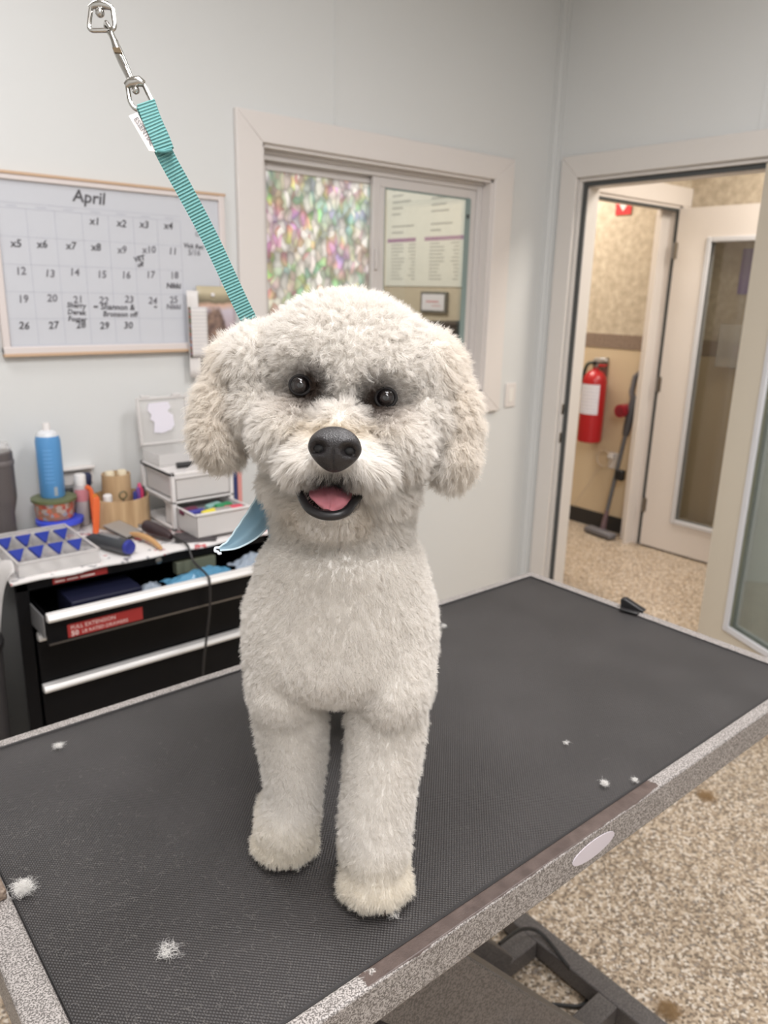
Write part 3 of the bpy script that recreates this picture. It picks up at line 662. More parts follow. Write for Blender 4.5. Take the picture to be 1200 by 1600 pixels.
MB().tube(smooth([(ex, ey+.02, 1.12), (ex-.01, ey+.065, 1.10), (ex-.01, ey+.088, 1.0), (ex, ey+.085, .88), (ex, ey+.08, .76)]), .011, 10).build('hose', pm('dark green hose', (44, 58, 50), .5), fe)
MB().box(XF-.016, XF-.004, ey-.03, ey+.03, .9, 1.15).build('wall_bracket', STEEL, fe)
sg = thing('extinguisher_sign', 'red sign with a white down pointing triangle high on the hall wall', 'sign', (XF, 2.99, 2.05))
MB().box(XF-.008, XF-.001, 2.94, 3.05, 2.030, 2.27).build('sign_plate', pm('sign red', (214, 44, 50), .4), sg)
MB().prism([(-.036, .03), (.036, .03), (0, -.02)], 0, .002, ONRIGHT(XF-.008, 2.995, 2.070)).build('arrow', PWH, sg)
vc = thing('stick_vacuum', 'grey cordless stick vacuum with a red bin leaning beside the inner door', 'vacuum', (4.33, 2.86, 0))
GREYP = pm('slate grey plastic', (104, 102, 106), .4); VRED = pm('vacuum red', (150, 36, 50), .3)
vb, vt = Vector((4.30, 2.825, .04)), Vector((4.375, 2.735, .985))
dv = (vt-vb).normalized()
MB().prism([(-.115, -.035), (.115, -.035), (.115, .035), (-.115, .035)], .006, .045, M4((.15, 1, 0), (1, -.15, 0), (0, 0, 1), (4.255, 2.815, 0))).build('floor_head', GREYP, vc, bevel=.012)
MB().tube([vb, vb+dv*.13], [.02, .014], 12).build('neck_joint', pm('mauve grey plastic', (110, 90, 94), .45), vc)
MB().tube([vb+dv*.12, vb+dv*.66], .0135, 14).build('wand', pm('steel grey wand', (112, 114, 120), .3, .5), vc)
MB().tube([vb+dv*.64, vb+dv*.70, vb+dv*.88, vb+dv*.90], [.02, .026, .026, .02], 14).build('motor_body', pm('dark slate plastic', (76, 76, 80), .4), vc)
mc = vb+dv*.80+Vector((-.03, .045, .0))
MB().tube([mc+Vector((.05, 0, 0)), mc+Vector((-.03, 0, 0))], .042, 20).build('dust_bin', VRED, vc)
MB().tube([mc+Vector((-.028, 0, 0)), mc+Vector((-.036, 0, 0))], .028, 20).build('bin_cap', pm('dark red cap', (120, 30, 42), .3), vc)
MB().tube([vb+dv*.86, vb+dv*.92+Vector((0, .03, 0)), vb+dv*1.02+Vector((0, .03, 0)), vb+dv*1.06, vb+dv*1.0+Vector((0, -.04, 0)), vb+dv*.88+Vector((0, -.04, 0))], .017, 10).build('handle', GREYP, vc)
MB().box(-.02, .02, -.03, .03, -.035, .035, Matrix.Translation(vb+dv*.38+Vector((0, -.03, 0)))).build('wand_latch', BLK, vc, bevel=.008)
oc_ = thing('wall_outlet', 'white wall outlet with a plugged charger below the extinguisher', 'outlet', (XF, 2.9, .45))
MB().box(XF-.014, XF-.004, 2.84, 2.91, .43, .54).build('cover_plate', TRIM, oc_, bevel=.003)
MB().box(XF-.045, XF-.014, 2.855, 2.90, .50, .53).build('charger', PWH, oc_, bevel=.004)
b = MB()
for k in range(3): b.tube([(XF-.03-.004*k, 2.93+.055*math.cos(t*.3307), .49+.055*math.sin(t*.3307)) for t in range(19)], .0025, 6, closed=True)
b.tube(smooth([(XF-.02, 2.96, .44), (XF-.02, 3.06, .26), (XF-.02, 3.15, .11)]), .003, 6)
b.build('white_cord', pm('cream cord', (206, 190, 170), .5), oc_)
pp = thing('purple_poster', 'purple poster with a cartoon free figure print behind the hall door glass', 'poster', (XF, 2.08, 1.6))
pp['label'] = 'purple poster on the hall wall behind the open door glass'
MB().box(XF-.006, XF-.001, 1.93, 2.195, 1.565, 1.81).build('sheet', pm('poster purple', (106, 84, 160), .5), pp)
MB().prism([(-.03+.045*math.cos(a*.3927), .045*math.sin(a*.3927)) for a in range(16)], 0, .001, ONRIGHT(XF-.007, 2.06, 1.67)).box(-.05, .05, .03, .06, 0, .001, ONRIGHT(XF-.007, 2.06, 1.72)).build('poster_print', pm('peach print', (206, 150, 150), .5), pp)
MB().text('OPEN', .001, ONRIGHT(XF-.0075, 2.1, 1.79)) if False else None
br = thing('brochure_holder', 'clear acrylic brochure holder on the hall wall behind the door glass', 'brochure holder', (XF, 2.16, 1.16))
MB().box(XF-.05, XF-.045, 1.99, 2.245, 1.165, 1.40).box(XF-.05, XF-.009, 2.24, 2.245, 1.165, 1.40).box(XF-.05, XF-.009, 1.99, 2.245, 1.16, 1.165).build('acrylic_pocket', CLEARP, br)
MB().box(XF-.04, XF-.02, 2.02, 2.10, 1.20, 1.37).build('brochure', pm('dark brochure', (64, 60, 72), .5), br)
MB().box(XF-.044, XF-.03, 2.05, 2.15, 1.22, 1.285).build('brochure', pm('magenta brochure', (150, 66, 110), .5), br)
# ------------------------------------------------------------------ black tool cabinet behind the table
CB = pm('black powder coat', (12, 12, 14), .4); CB.node_tree.nodes['Principled BSDF'].inputs['Specular IOR Level'].default_value = .2; CBI = pm('black drawer inside', (20, 20, 20), .6)
cx0, cx1, cy0, cy1, cz = .475, 1.27, 2.075, 2.53, .772
cab = thing('tool_cabinet', 'black steel tool cabinet with long silver handles and its top drawer pulled out', 'cabinet', (.87, 2.3, 0))
b = MB().box(cx0, cx0+.035, cy0, cy1, .06, cz).box(cx1-.035, cx1, cy0, cy1, .06, cz).box(cx0, cx1, cy1-.01, cy1, .06, cz).box(cx0, cx1, cy0, cy1, cz-.012, cz).box(cx0, cx1, cy0, cy1, .06, .075).box(cx0, cx1, cy0, cy0+.012, cz-.036, cz)
b.build('body', CB, cab, bevel=.003)
for x in (cx0+.06, cx1-.06):
    for y in (cy0+.06, cy1-.06): MB().tube([(x-.012, y, .03), (x+.012, y, .03)], .03, 20).box(x-.02, x+.02, y-.02, y+.02, .045, .062).build('caster', BLACKBASE, cab)
HND = pm('brushed aluminium', (236, 234, 232), .32, .35)
def drawer(z0, z1, yo, inner=False):
    x0, x1 = cx0+.040, cx1-.040
    d = MB().box(x0, x1, yo-.002, yo+.012, z0, z1)
    if inner: d.box(x0+.01, x0+.014, yo, yo+.40, z0+.005, z1-.012).box(x1-.014, x1-.01, yo, yo+.40, z0+.005, z1-.012).box(x0+.01, x1-.01, yo, yo+.40, z0+.004, z0+.008).box(x0+.01, x1-.01, yo+.396, yo+.40, z0+.005, z1-.012)
    o = d.build('drawer', CB, cab, bevel=.002)
    h = MB().prism([(0, 0), (-.022, .002), (-.026, .010), (-.020, .020), (0, .024)], x0, x1, M4((0, 1, 0), (0, 0, 1), (1, 0, 0), (0, yo-.002, z1-.018)))
    h.build('handle', HND, o, bevel=.002)
    return o
yo = 1.965
dr = drawer(.618, .705, yo, True)
dr['label'] = 'top drawer pulled out and full of packages'
for xs in (cx0+.033, cx1-.037): MB().box(xs, xs+.004, yo+.002, cy0+.01, .640, .700).build('slide_rail', pm('drawer slide', (150, 150, 152), .35, .6), dr)
MB().box(cx0+.042, cx1-.042, yo-.0045, yo-.002, .618, .6225).build('lower_edge', STEEL, dr)
d2_ = drawer(.465, .612, cy0-.0025); d3_ = drawer(.300, .455, cy0-.0025); drawer(.09, .290, cy0-.0025)
LRED = pm('label red', (148, 40, 38), .5); LW = pm('label lettering', (216, 196, 190), .5)
l0 = MB().box(.566, .772, yo-.0035, yo-.002, .6265, .664); l0.build('label_plate', LRED, dr)
t_ = MB(); t_.text('FULL EXTENSION', .0155, ONBACK(.574, yo-.0037, .6485)); t_.text('50', .020, ONBACK(.574, yo-.0037, .6300), .02); t_.text('LB RATED DRAWERS', .0135, ONBACK(.603, yo-.0037, .6315))
t_.build('lettering', LW, dr)
MB().box(.572, .722, cy0-.0012, cy0-.0004, .742, .766).build('label_plate', LRED, cab)
t_ = MB()
for r in range(2):
    x = .578
    for wd in ((.03, .022, .014) if r == 0 else (.026, .03, .04)): t_.box(x, x+wd, cy0-.0018, cy0-.0012, .757-.011*r, .7615-.011*r); x += wd+.006
t_.build('label_print', LW, cab)
MB().lathe([(.010, 0), (.010, .004), (.006, .006)], (0, 0, 0), 20, ONBACK(.875, cy0-.0005, .748)).build('lock', STEEL, cab)
# contents of the open drawer
bx = tag(MB().box(.60, .80, 2.02, 2.15, .628, .70).build('storage_box', pm('navy box', (12, 16, 44), .6), bevel=.004), 'dark navy box at the left end of the open cabinet drawer', 'box')
PKB = pm('light blue film', (86, 140, 172), .3); PKC = clearplastic('crinkled film', op=.7, rgb=(170, 182, 196))
def packet(name, label, x0, x1, y0, y1, z0, h, mat, ph):
    o = MB(); o.grid(lambda u, v_: (x0+(x1-x0)*u+.006*math.sin(9*v_+ph), y0+(y1-y0)*v_+.008*math.sin(7*u+ph), z0+h*math.sin(math.pi*min(max(u, .02), .98))*math.sin(math.pi*min(max(v_, .05), .95))+.004*math.sin(23*u+ph)*math.sin(17*v_)), 26, 14)
    o = o.build(name, mat, solid=.002); return tag(o, label, 'packet', 'plastic packets in the open drawer')
packet('plastic_packet', 'crinkled clear plastic packet left of the blue packet in the open drawer', .80, .868, 1.99, 2.08, .672, .028, PKC, 1)
packet('plastic_packet', 'long light blue plastic packet in the open drawer', .875, 1.085, 1.985, 2.06, .685, .03, PKB, 2.2)
packet('plastic_packet', 'crumpled clear and white packet at the right end of the open drawer', 1.10, 1.215, 1.99, 2.07, .69, .034, PKC, 3.1)
tag(MB().box(.93, 1.06, 2.07, 2.10, .69, .728).build('cardboard_strip', pm('greenish card', (96, 100, 84), .7), bevel=.002), 'dull green strip of card behind the blue packet', 'card')
# paper liner draped on the cabinet top
q = NM('printed paper liner', .7); n1 = q.noise(38, 4); n2 = q.noise(9, 2)
pr_ = q.ramp(n1, [(.0, (224, 220, 218)), (.60, (224, 220, 218)), (.64, (150, 148, 152)), (.72, (120, 116, 120))])
rd = q.n('Mix', {0: q.n('MapRange', {'Value': q.math('MULTIPLY', q.noise(55, 2), n2), 'From Min': .335, 'From Max': .36}).outputs[0], 6: pr_, 7: lin(190, 90, 92)}, data_type='RGBA')
q.color(rd.outputs[2]); LINER = q.m
o = MB()
def lf(u, v_):
    x = cx0-.012+(cx1-cx0+.02)*u
    if v_ < .12: return (x, cy0-.016-.002*math.sin(40*u), cz-.006+.006*(v_/.12)+.002*math.sin(25*u))
    return (x, cy0-.016+(cy1-cy0)*(v_-.12)/.88, cz+.0022+.0012*math.sin(13*u)*math.sin(9*v_))
o.grid(lf, 60, 20); tag(o.build('paper_liner', LINER, solid=.0008), 'printed white paper liner spread over the black cabinet top', 'paper')
ZC = cz+.0045

# items on the cabinet
tu = thing('travel_tumbler', 'dark grey travel tumbler with a clear lid standing at the left of the cabinet', 'tumbler', (.535, 2.44, ZC))
tx, ty = .548, 2.44
MB().lathe([(.034, 0), (.036, .004), (.036, .085), (.044, .12), (.047, .135), (.047, .272), (.044, .276)], (tx, ty, ZC), 36).build('tumbler_body', pm('warm dark grey', (88, 82, 82), .45), tu)
MB().lathe([(.048, .234), (.0495, .237), (.0495, .247), (.048, .250)], (tx, ty, ZC), 36).build('grip_ring', pm('warm grey ring', (104, 98, 98), .45), tu)
MB().lathe([(.044, .276), (.044, .284), (.036, .300), (.016, .304), (.0, .304)], (tx, ty, ZC), 36).build('lid', CLEARP, tu)
cn = thing('clear_food_tub', 'low clear tub with a bright blue lid under the candy tub', 'tub', (.70, 2.40, ZC))
ux, uy = .706, 2.455
MB().lathe([(.060, 0), (.063, .027)], (ux+.012, uy, ZC), 36).build('tub_body', CLEARP, cn)
MB().lathe([(.067, .026), (.072, .027), (.072, .039), (.060, .042)], (ux+.012, uy, ZC), 36).build('lid', pm('bright blue lid', (62, 82, 210), .35), cn)
ct = thing('candy_tub', 'round tub of orange treats with an olive green lid under the blue spray can', 'tub', (ux, uy, ZC+.042))
q = NM('candy seen through tub', .3); v_ = q.n('TexVoronoi', {'Vector': q.co, 'Scale': 75.0}); sc_ = q.n('SeparateColor', {'Color': v_.outputs['Color']})
q.color(q.ramp(sc_.outputs[0], [(0, (196, 110, 84)), (.3, (150, 112, 92)), (.5, (176, 160, 150)), (.75, (170, 84, 74)), (.9, (150, 150, 160))], 'CONSTANT'))
MB().lathe([(.050, 0), (.054, .004), (.063, .060)], (ux, uy, ZC+.042), 36).build('tub_body', q.m, ct)
MB().lathe([(.063, .058), (.068, .059), (.068, .068), (.055, .071)], (ux, uy, ZC+.042), 36).build('lid', pm('olive lid', (98, 104, 70), .4), ct)
zc2 = ZC+.042+.071
cn = thing('spray_can', 'tall light blue aerosol spray can with a white nozzle standing on the candy tub', 'spray can', (ux, uy, zc2))
kx, ky = ux-.002, uy
MB().lathe([(.035, 0), (.037, .004), (.037, .178), (.033, .192)], (kx, ky, zc2), 36).build('can_body', pm('aerosol blue', (84, 142, 194), .3), cn)
MB().lathe([(.033, .191), (.029, .202), (.020, .207), (.016, .209)], (kx, ky, zc2), 32).build('can_shoulder', pm('white shoulder', (214, 216, 220), .35), cn)
MB().lathe([(.012, .208), (.012, .224), (.010, .231)], (kx, ky, zc2), 24).build('nozzle', PWH, cn)
lb = MB()
for k in range(9):
    z = zc2+.15-.0125*k; lb.add([(kx+.0373*math.cos(t), ky+.0373*math.sin(t), z+dz) for t in [math.radians(225+a*6) for a in range(8)] for dz in (0, .003)], [(2*i, 2*i+2, 2*i+3, 2*i+1) for i in range(7)])
lb.build('label_print', pm('pale blue print', (106, 160, 212), .35), cn)
MB().add([(kx+.0373*math.cos(t), ky+.0373*math.sin(t), zc2+z) for t in [math.radians(262+a*4) for a in range(5)] for z in (.008, .036)], [(2*i, 2*i+2, 2*i+3, 2*i+1) for i in range(4)]).build('label_panel', pm('grey label panel', (150, 160, 168), .4), cn)

# clear compartment tray with blue blade guards
tr = thing('compartment_tray', 'clear plastic compartment tray of blue clipper blade boxes at the cabinet front corner', 'tray', (.60, 2.22, ZC))
bx0, bx1, by0, by1 = .492, .706, 2.082, 2.375; bh = .040
b = MB().box(bx0, bx1, by0, by1, ZC, ZC+.002)
for i in range(5): x = bx0+(bx1-bx0)*i/4; b.box(x-.0012, x+.0012, by0, by1, ZC, ZC+bh)
for i in (0, .93, 1): y = by0+(by1-by0)*i; b.box(bx0, bx1, y-.0012, y+.0012, ZC, ZC+bh)
b.build('tray_body', CLEARP, tr)
b = MB().box(bx0-.003, bx0+.003, by0-.003, by1, ZC+bh-.002, ZC+bh+.001).box(bx1-.003, bx1+.003, by0-.003, by1, ZC+bh-.002, ZC+bh+.001).box(bx0, bx1, by0-.003, by0+.003, ZC+bh-.002, ZC+bh+.001).box(bx0, bx1, by1-.003, by1+.003, ZC+bh-.002, ZC+bh+.001)
b.build('tray_rim', MILKP, tr)
BLUE = pm('blade guard blue', (20, 44, 140), .4)
names = ('first', 'second', 'third', 'fourth')
proto = None
for i in range(4):
    for j in range(2):
        x = bx0+(bx1-bx0)*(i+.5)/4; y = by0+.10+.125*j
        lbl = 'blue clipper blade guard, %s column from the left in the clear tray, %s' % (names[i], 'nearer row' if j == 0 else 'farther row')
        if proto is None:
            o = MB().prism([(-.004, .0), (.004, .0), (.022, .036), (-.022, .036)], 0, .012, TR(x, y, ZC+.010, 0, 40)).build('blade_guard', BLUE, bevel=.002)
            proto = tag(o, lbl, 'blade guard', 'blue blade guards in the clear tray'); p0_ = (x, y)
        else: dup(proto, (x-p0_[0], y-p0_[1], 0), lbl)
bg = MB(); R4 = random.Random(2)
bg.grid(lambda u, v_: (.424+.052*u+.008*math.sin(9*v_), 2.06+.26*v_, ZC+.035-.17*(1-u)**2+.008*math.sin(14*v_+5*u)), 10, 20)
tag(bg.build('plastic_bag', MILKP, solid=.001), 'rumpled translucent plastic bag hanging at the left of the cabinet', 'bag')
bn = thing('grey_bin', 'dark grey bin edge standing beside the left side of the black cabinet', 'bin', (.33, 2.1, 0))
MB().lathe([(.115, 0), (.12, .01), (.135, .60)], (.300, 2.12, .0), 32).build('bin_body', pm('dark grey bin', (58, 56, 58), .55), bn)
MB().lathe([(.135, .60), (.141, .602), (.141, .617), (.12, .62)], (.300, 2.12, 0), 32).build('bin_rim', BLK, bn)

# clippers with a blue end cap
cp = thing('hair_clipper', 'cordless hair clipper in dark grey with a round blue end cap lying on the liner', 'clipper', (.77, 2.18, ZC))
T = TR(.795, 2.095, ZC+.0235, 110)   # local x runs away from the viewer
MB().tube([(0, 0, 0), (.012, 0, 0), (.06, 0, .0), (.11, 0, -.002), (.15, 0, -.005), (.165, 0, -.008)], [.0235, .0245, .0235, .021, .019, .015], 20, T=T).build('clipper_body', pm('charcoal plastic', (56, 58, 62), .35), cp)
MB().tube([(-.010, 0, 0), (-.002, 0, 0), (.004, 0, 0)], [.019, .022, .0225], 20, T=T).build('end_cap', pm('blue end cap', (44, 52, 140), .35), cp)
MB().box(.162, .19, -.018, .018, -.014, -.004, T).build('blade', STEEL, cp, bevel=.001)
MB().box(.03, .12, -.010, .010, .018, .0245, T).build('top_panel', pm('grey panel', (112, 112, 114), .35), cp, bevel=.003)

sb = thing('slicker_brush', 'slicker brush with a curved wooden handle lying beside the clipper', 'brush', (.85, 2.2, ZC))
a, e = Vector((.862, 2.245, ZC+.012)), Vector((.885, 2.075, ZC+.008))
MB().tube(smooth([a, a.lerp(e, .25)+Vector((.006, 0, .006)), a.lerp(e, .6)+Vector((.008, 0, .006)), e]), [.006+.0035*math.sin(math.pi*i/24) for i in range(25)], 12).build('wooden_handle', pm('brush wood', (196, 152, 102), .4), sb)
MB().box(-.035, .03, -.052, .052, 0, .006, TR(.856, 2.285, ZC+.014, 20, 10)).build('brush_pad', pm('dark pad', (60, 54, 52), .6), sb, bevel=.003)
MB().box(-.037, .032, -.054, .054, .006, .009, TR(.856, 2.285, ZC+.014, 20, 10)).build('brush_back', pm('silver grey back', (160, 156, 152), .35, .3), sb, bevel=.003)
bg = MB()
for i in range(14):
    for j in range(9): p = Vector((-.032+.0072*j, -.048+.0072*i, 0)); bg.tube([p, p+Vector((0, 0, -.008))], .0005, 4, T=TR(.856, 2.285, ZC+.014, 20, 10))
bg.build('bristles', STEEL, sb)['kind'] = 'stuff'

tm = thing('corded_trimmer', 'black corded trimmer with its cord hanging over the front of the cabinet', 'trimmer', (.92, 2.2, ZC))
T = TR(.945, 2.13, ZC+.022, 105)
MB().tube([(0, 0, -.006), (.03, 0, .0), (.08, 0, .004), (.12, 0, .008)], [.010, .018, .021, .019], 16, T=T).build('trimmer_body', pm('black brown plastic', (52, 38, 40), .3), tm)
MB().box(.12, .14, -.016, .016, .0, .014, T).build('trimmer_blade', CHROME, tm, bevel=.002)
MB().box(.085, .10, -.021, -.018, .0, .012, T).build('switch', CHROME, tm, bevel=.002)
yc = 1.935
MB().tube(smooth([(.951, 2.13, ZC+.016), (.958, 2.09, ZC+.012), (.962, 2.055, ZC+.004), (.962, 2.02, .742), (.966, 1.95, .722), (.968, yc, .70), (.965, yc, .62), (.955, yc+.01, .52), (.945, yc+.02, .42), (.94, yc+.04, .25), (.93, yc+.04, .02)], 10), .0036, 8).build('cord', pm('cord black', (38, 36, 36), .5), tm)

ph = thing('black_pad', 'flat black rubber pad lying in front of the white drawer unit', 'pad', (1.02, 2.12, ZC))
MB().box(-.062, .062, -.045, .045, 0, .008, TR(1.022, 2.128, ZC, -22)).build('pad_body', pm('soft black rubber', (58, 52, 54), .5), ph, bevel=.006)
MB().box(-.052, .052, -.036, .036, .008, .0095, TR(1.022, 2.128, ZC, -22)).build('pad_inset', pm('inset charcoal', (70, 64, 66), .5), ph, bevel=.002)

# wooden organiser
q = NM('birch veneer', .45); ww = q.n('TexNoise', {'Vector': q.map((30, 30, 3)), 'Scale': 1.0, 'Detail': 3.0}).outputs[0]
q.color(q.ramp(ww, [(.3, (164, 132, 96)), (.6, (196, 166, 128))])); WOOD = q.m
og = thing('wooden_organiser', 'round bentwood desk organiser with a smaller inner cup, full of small tools', 'organiser', (.92, 2.39, ZC))
gx, gy = .905, 2.425; gr = .092
b = MB().lathe([(gr-.004, .002), (gr, 0), (gr, .092), (gr-.004, .0925), (gr-.0045, .004), (.002, .004)], (gx, gy, ZC), 48)
b.build('outer_wall', WOOD, og)
b = MB().lathe([(.046, .004), (.046, .158), (.0425, .1585), (.042, .01), (.001, .008)], (gx+.004, gy+.034, ZC), 40); b.build('inner_cup', WOOD, og)
MB().box(-.042, .042, -.0015, .0015, .01, .157, TR(gx+.004, gy+.034, ZC, 90)).build('divider', WOOD, og)
CREAM = pm('cream bristle', (220, 206, 178), .6)
for k, (dx, lbl) in enumerate(((-.020, 'cream cotton roll in the left of the inner wooden cup'), (.021, 'cream cotton roll in the right of the inner wooden cup'))):
    tag(MB().lathe([(.011, 0), (.012, .002), (.016, .150), (.013, .157), (.003, .158)], (gx+.004+dx, gy+.034, ZC+.010), 20).build('cotton_roll', CREAM), lbl, 'roll', 'cream rolls in the inner cup')
bt = thing('small_bottle', 'small pinkish bottle with a white cap in the wooden organiser', 'bottle', (gx-.042, gy-.035, ZC+.005))
MB().lathe([(.015, 0), (.016, .003), (.016, .076), (.012, .083)], (gx-.055, gy-.040, ZC+.005), 24).build('bottle_body', pm('pale pink bottle', (214, 178, 184), .4), bt)
MB().lathe([(.014, .083), (.014, .102), (.011, .1055)], (gx-.055, gy-.040, ZC+.005), 24).build('cap', PWH, bt)
sc = thing('scissors', 'scissors standing in the organiser with a dark olive finger ring', 'scissors', (gx-.002, gy-.045, ZC+.01))
MB().tube([(gx-.012+.012*math.cos(t*.393), gy-.060, ZC+.106+.012*math.sin(t*.393)) for t in range(16)], .0028, 8, closed=True).build('finger_ring', pm('olive bronze', (90, 82, 52), .4), sc)
MB().tube([(gx-.012, gy-.060, ZC+.095), (gx-.01, gy-.05, ZC+.008)], .003, 6).build('blade', STEEL, sc)
for k, (dx, dy, cn_, rgb, h) in enumerate(((.028, -.058, 'navy blue', (44, 50, 120), .108), (.042, -.050, 'purple', (110, 70, 140), .118), (.054, -.048, 'crimson', (176, 44, 84), .114), (.056, -.030, 'hot pink', (206, 84, 120), .126), (.072, -.02, 'dark grey', (60, 56, 60), .112))):
    o = MB().lathe([(.006, 0), (.0072, .002), (.0072, h-.01), (.0045, h)], (gx+dx, gy+dy, ZC+.005), 14).build('nail_polish_pen', pm(cn_+' pen', rgb, .4))
    tag(o, '%s marker pen standing in the wooden organiser' % cn_, 'pen', 'pens in the wooden organiser')
og2 = thing('orange_comb', 'bright orange long handled tool leaning outside the wooden organiser, nearer one', 'comb', (.825, 2.345, ZC))
ORG = pm('bright orange', (224, 104, 56), .4)
MB().prism([(-.009, 0), (.009, 0), (.012, .09), (.010, .112), (.004, .118), (-.009, .112), (-.012, .09)], -.004, .004, M4((1, .2, 0), (.12, .1, 1), (-.2, 1, 0), (.790, 2.345, ZC))).build('handle', ORG, og2, bevel=.002)
MB().tube([(.802+.006*math.cos(t*.5236), 2.357, ZC+.117+.006*math.sin(t*.5236)) for t in range(12)], .002, 6, closed=True).build('handle_ring', pm('amber ring', (236, 140, 40), .4), og2)
og3 = tag(MB().tube(smooth([(.808, 2.40, ZC), (.806, 2.40, ZC+.07), (.804, 2.40, ZC+.125), (.790, 2.40, ZC+.142)]), .0075, 10).build('orange_hook', ORG), 'bright orange curved handle behind the nearer orange tool', 'handle')
og3['category'] = 'tool'
db = tag(MB().lathe([(.009, 0), (.010, .1), (.018, .125), (.020, .15), (.016, .158)], (.828, 2.514, ZC), 20).build('navy_brush', pm('navy bristles', (34, 40, 72), .7)), 'dark navy tufted brush standing behind the orange handle', 'brush')
wb_ = thing('white_bottle', 'white capped bottle with a pink label standing behind the orange handles', 'bottle', (.80, 2.46, ZC))
MB().lathe([(.022, 0), (.023, .003), (.023, .125), (.017, .135)], (.797, 2.475, ZC), 28).build('bottle_body', pm('greyish bottle', (176, 168, 168), .4), wb_)
MB().lathe([(.018, .134), (.018, .164), (.016, .167)], (.797, 2.475, ZC), 28).build('cap', PWH, wb_)
MB().add([(.797+.0234*math.cos(t), 2.475+.0234*math.sin(t), ZC+z) for t in [math.radians(200+a*12) for a in range(13)] for z in (.08, .12)], [(2*i, 2*i+2, 2*i+3, 2*i+1) for i in range(12)]).build('label', pm('pink label', (200, 130, 138), .5), wb_)
sh = thing('wall_ledge', 'small white ledge on the wall behind the blue spray can', 'shelf', (.79, YB, .93))
MB().box(.70, .868, YB-.03, YB, .944, .952).box(.70, .868, YB-.006, YB, .89, .944).build('ledge_board', TRIM, sh, bevel=.002)
tag(MB().box(.755, .795, 2.49, 2.53, ZC, ZC+.115).build('black_canister', BLK, bevel=.004), 'plain black box canister in the shade between spray can and white bottle', 'box')

# white mini drawer unit
ux0, ux1, uy0, uy1, uh = .998, 1.215, 2.225, 2.47, .19
un = thing('drawer_unit', 'small white plastic drawer unit with its lower drawer open', 'drawer unit', (1.1, 2.35, ZC))
WP = pm('white plastic', (218, 214, 212), .35)
b = MB().box(ux0, ux1, uy0, uy1, ZC+uh-.012, ZC+uh).box(ux0, ux1, uy0, uy1, ZC, ZC+.006)
for x in (ux0, ux1-.012):
    b.box(x, x+.012, uy0, uy0+.018, ZC, ZC+uh).box(x, x+.012, uy1-.018, uy1, ZC, ZC+uh)
    for z in (.0, .088, .178): b.box(x, x+.012, uy0, uy1, ZC+z, ZC+z+.010)
b.box(ux0, ux1, uy0, uy1, ZC+.090, ZC+.096)
b.build('unit_frame', WP, un, bevel=.002)
def mini(z0, z1, y0, name, T_=None):
    x0, x1, y1 = ux0+.014, ux1-.014, y0+.225
    b = MB().box(x0, x1, y0, y0+.0025, z0, z1).box(x0, x0+.0025, y0, y1, z0, z1-.006).box(x1-.0025, x1, y0, y1, z0, z1-.006).box(x0, x1, y1-.0025, y1, z0, z1-.006).box(x0, x1, y0, y1, z0, z0+.0025)
    o = b.build(name, MILKP, un)
    MB().box(x0-.004, x1+.004, y0-.006, y0+.003, z1-.005, z1+.001).box(x0-.004, x0+.003, y0, y1, z1-.009, z1-.004).box(x1-.003, x1+.004, y0, y1, z1-.009, z1-.004).build('drawer_rim', WP, o, bevel=.001)
    return o
mini(ZC+.102, ZC+.176, uy0+.002, 'upper_drawer')
mini(ZC+.010, ZC+.086, uy0-.135, 'lower_drawer')
combs = (('royal blue', (50, 52, 140), 1.045, 2.16, 8), ('bright yellow', (222, 206, 50), 1.075, 2.125, 15), ('emerald green', (20, 128, 76), 1.145, 2.17, 10), ('coral pink', (206, 72, 92), 1.160, 2.128, -12), ('pale teal', (130, 170, 164), 1.125, 2.20, 20), ('maroon', (96, 34, 60), 1.035, 2.195, 12), ('grey', (150, 146, 140), 1.118, 2.125, -5))
for nm, rgb, x, y, rz in combs:
    o = MB().box(-.030, .030, -.012, .012, 0, .018, TR(x, y, ZC+.062+.004*(nm[0] in 'begc'), rz, 8)).build('comb_guard', pm(nm+' comb', rgb, .4), bevel=.004)
    tag(o, '%s clipper comb guard in the open lower drawer' % nm, 'comb guard', 'coloured comb guards in the small drawer')
tag(MB().box(1.02, 1.19, 2.10, 2.31, ZC+.0135, ZC+.060).build('guard_pile', pm('mixed pale plastic', (150, 150, 150), .5)), 'lower layer of pale guards filling the open drawer', 'comb guards', kind='stuff')
zu = ZC+uh
lb_ = thing('clear_case', 'clear plastic case with its lid standing open against the wall, on the drawer unit', 'case', (1.07, 2.37, zu))
ax0, ax1, ay0, ay1 = 1.005, 1.175, 2.33, 2.46
MB().box(ax0, ax1, ay0, ay1, zu, zu+.002).box(ax0, ax1, ay0, ay0+.002, zu, zu+.04).box(ax0, ax1, ay1-.002, ay1, zu, zu+.05).box(ax0, ax0+.002, ay0, ay1, zu, zu+.04).box(ax1-.002, ax1, ay0, ay1, zu, zu+.04).build('case_base', CLEARP, lb_)
T = TR(0, ay1, zu+.05, 0, -6)
ld = MB().box(ax0-.004, ax1, 0, .002, 0, .155, T)
ld.build('case_lid', CLEARP, lb_)
MB().box(ax0-.006, ax0+.002, -.010, .004, 0, .158, T).box(ax1-.004, ax1+.004, -.010, .004, 0, .158, T).box(ax0-.004, ax1, -.010, .004, .150, .158, T).box(ax0-.004, ax1, -.010, .004, 0, .008, T).box(ax0+.01, ax0+.04, -.012, .004, .158, .166, T).box(ax1-.05, ax1-.02, -.012, .004, .158, .166, T).build('lid_rim', MILKP, lb_, bevel=.002)
pl = [(.045, .04), (.05, .075), (.036, .085), (.042, .10), (.030, .115), (.036, .138), (.105, .140), (.112, .122), (.100, .108), (.118, .095), (.120, .06), (.108, .045), (.075, .036)]
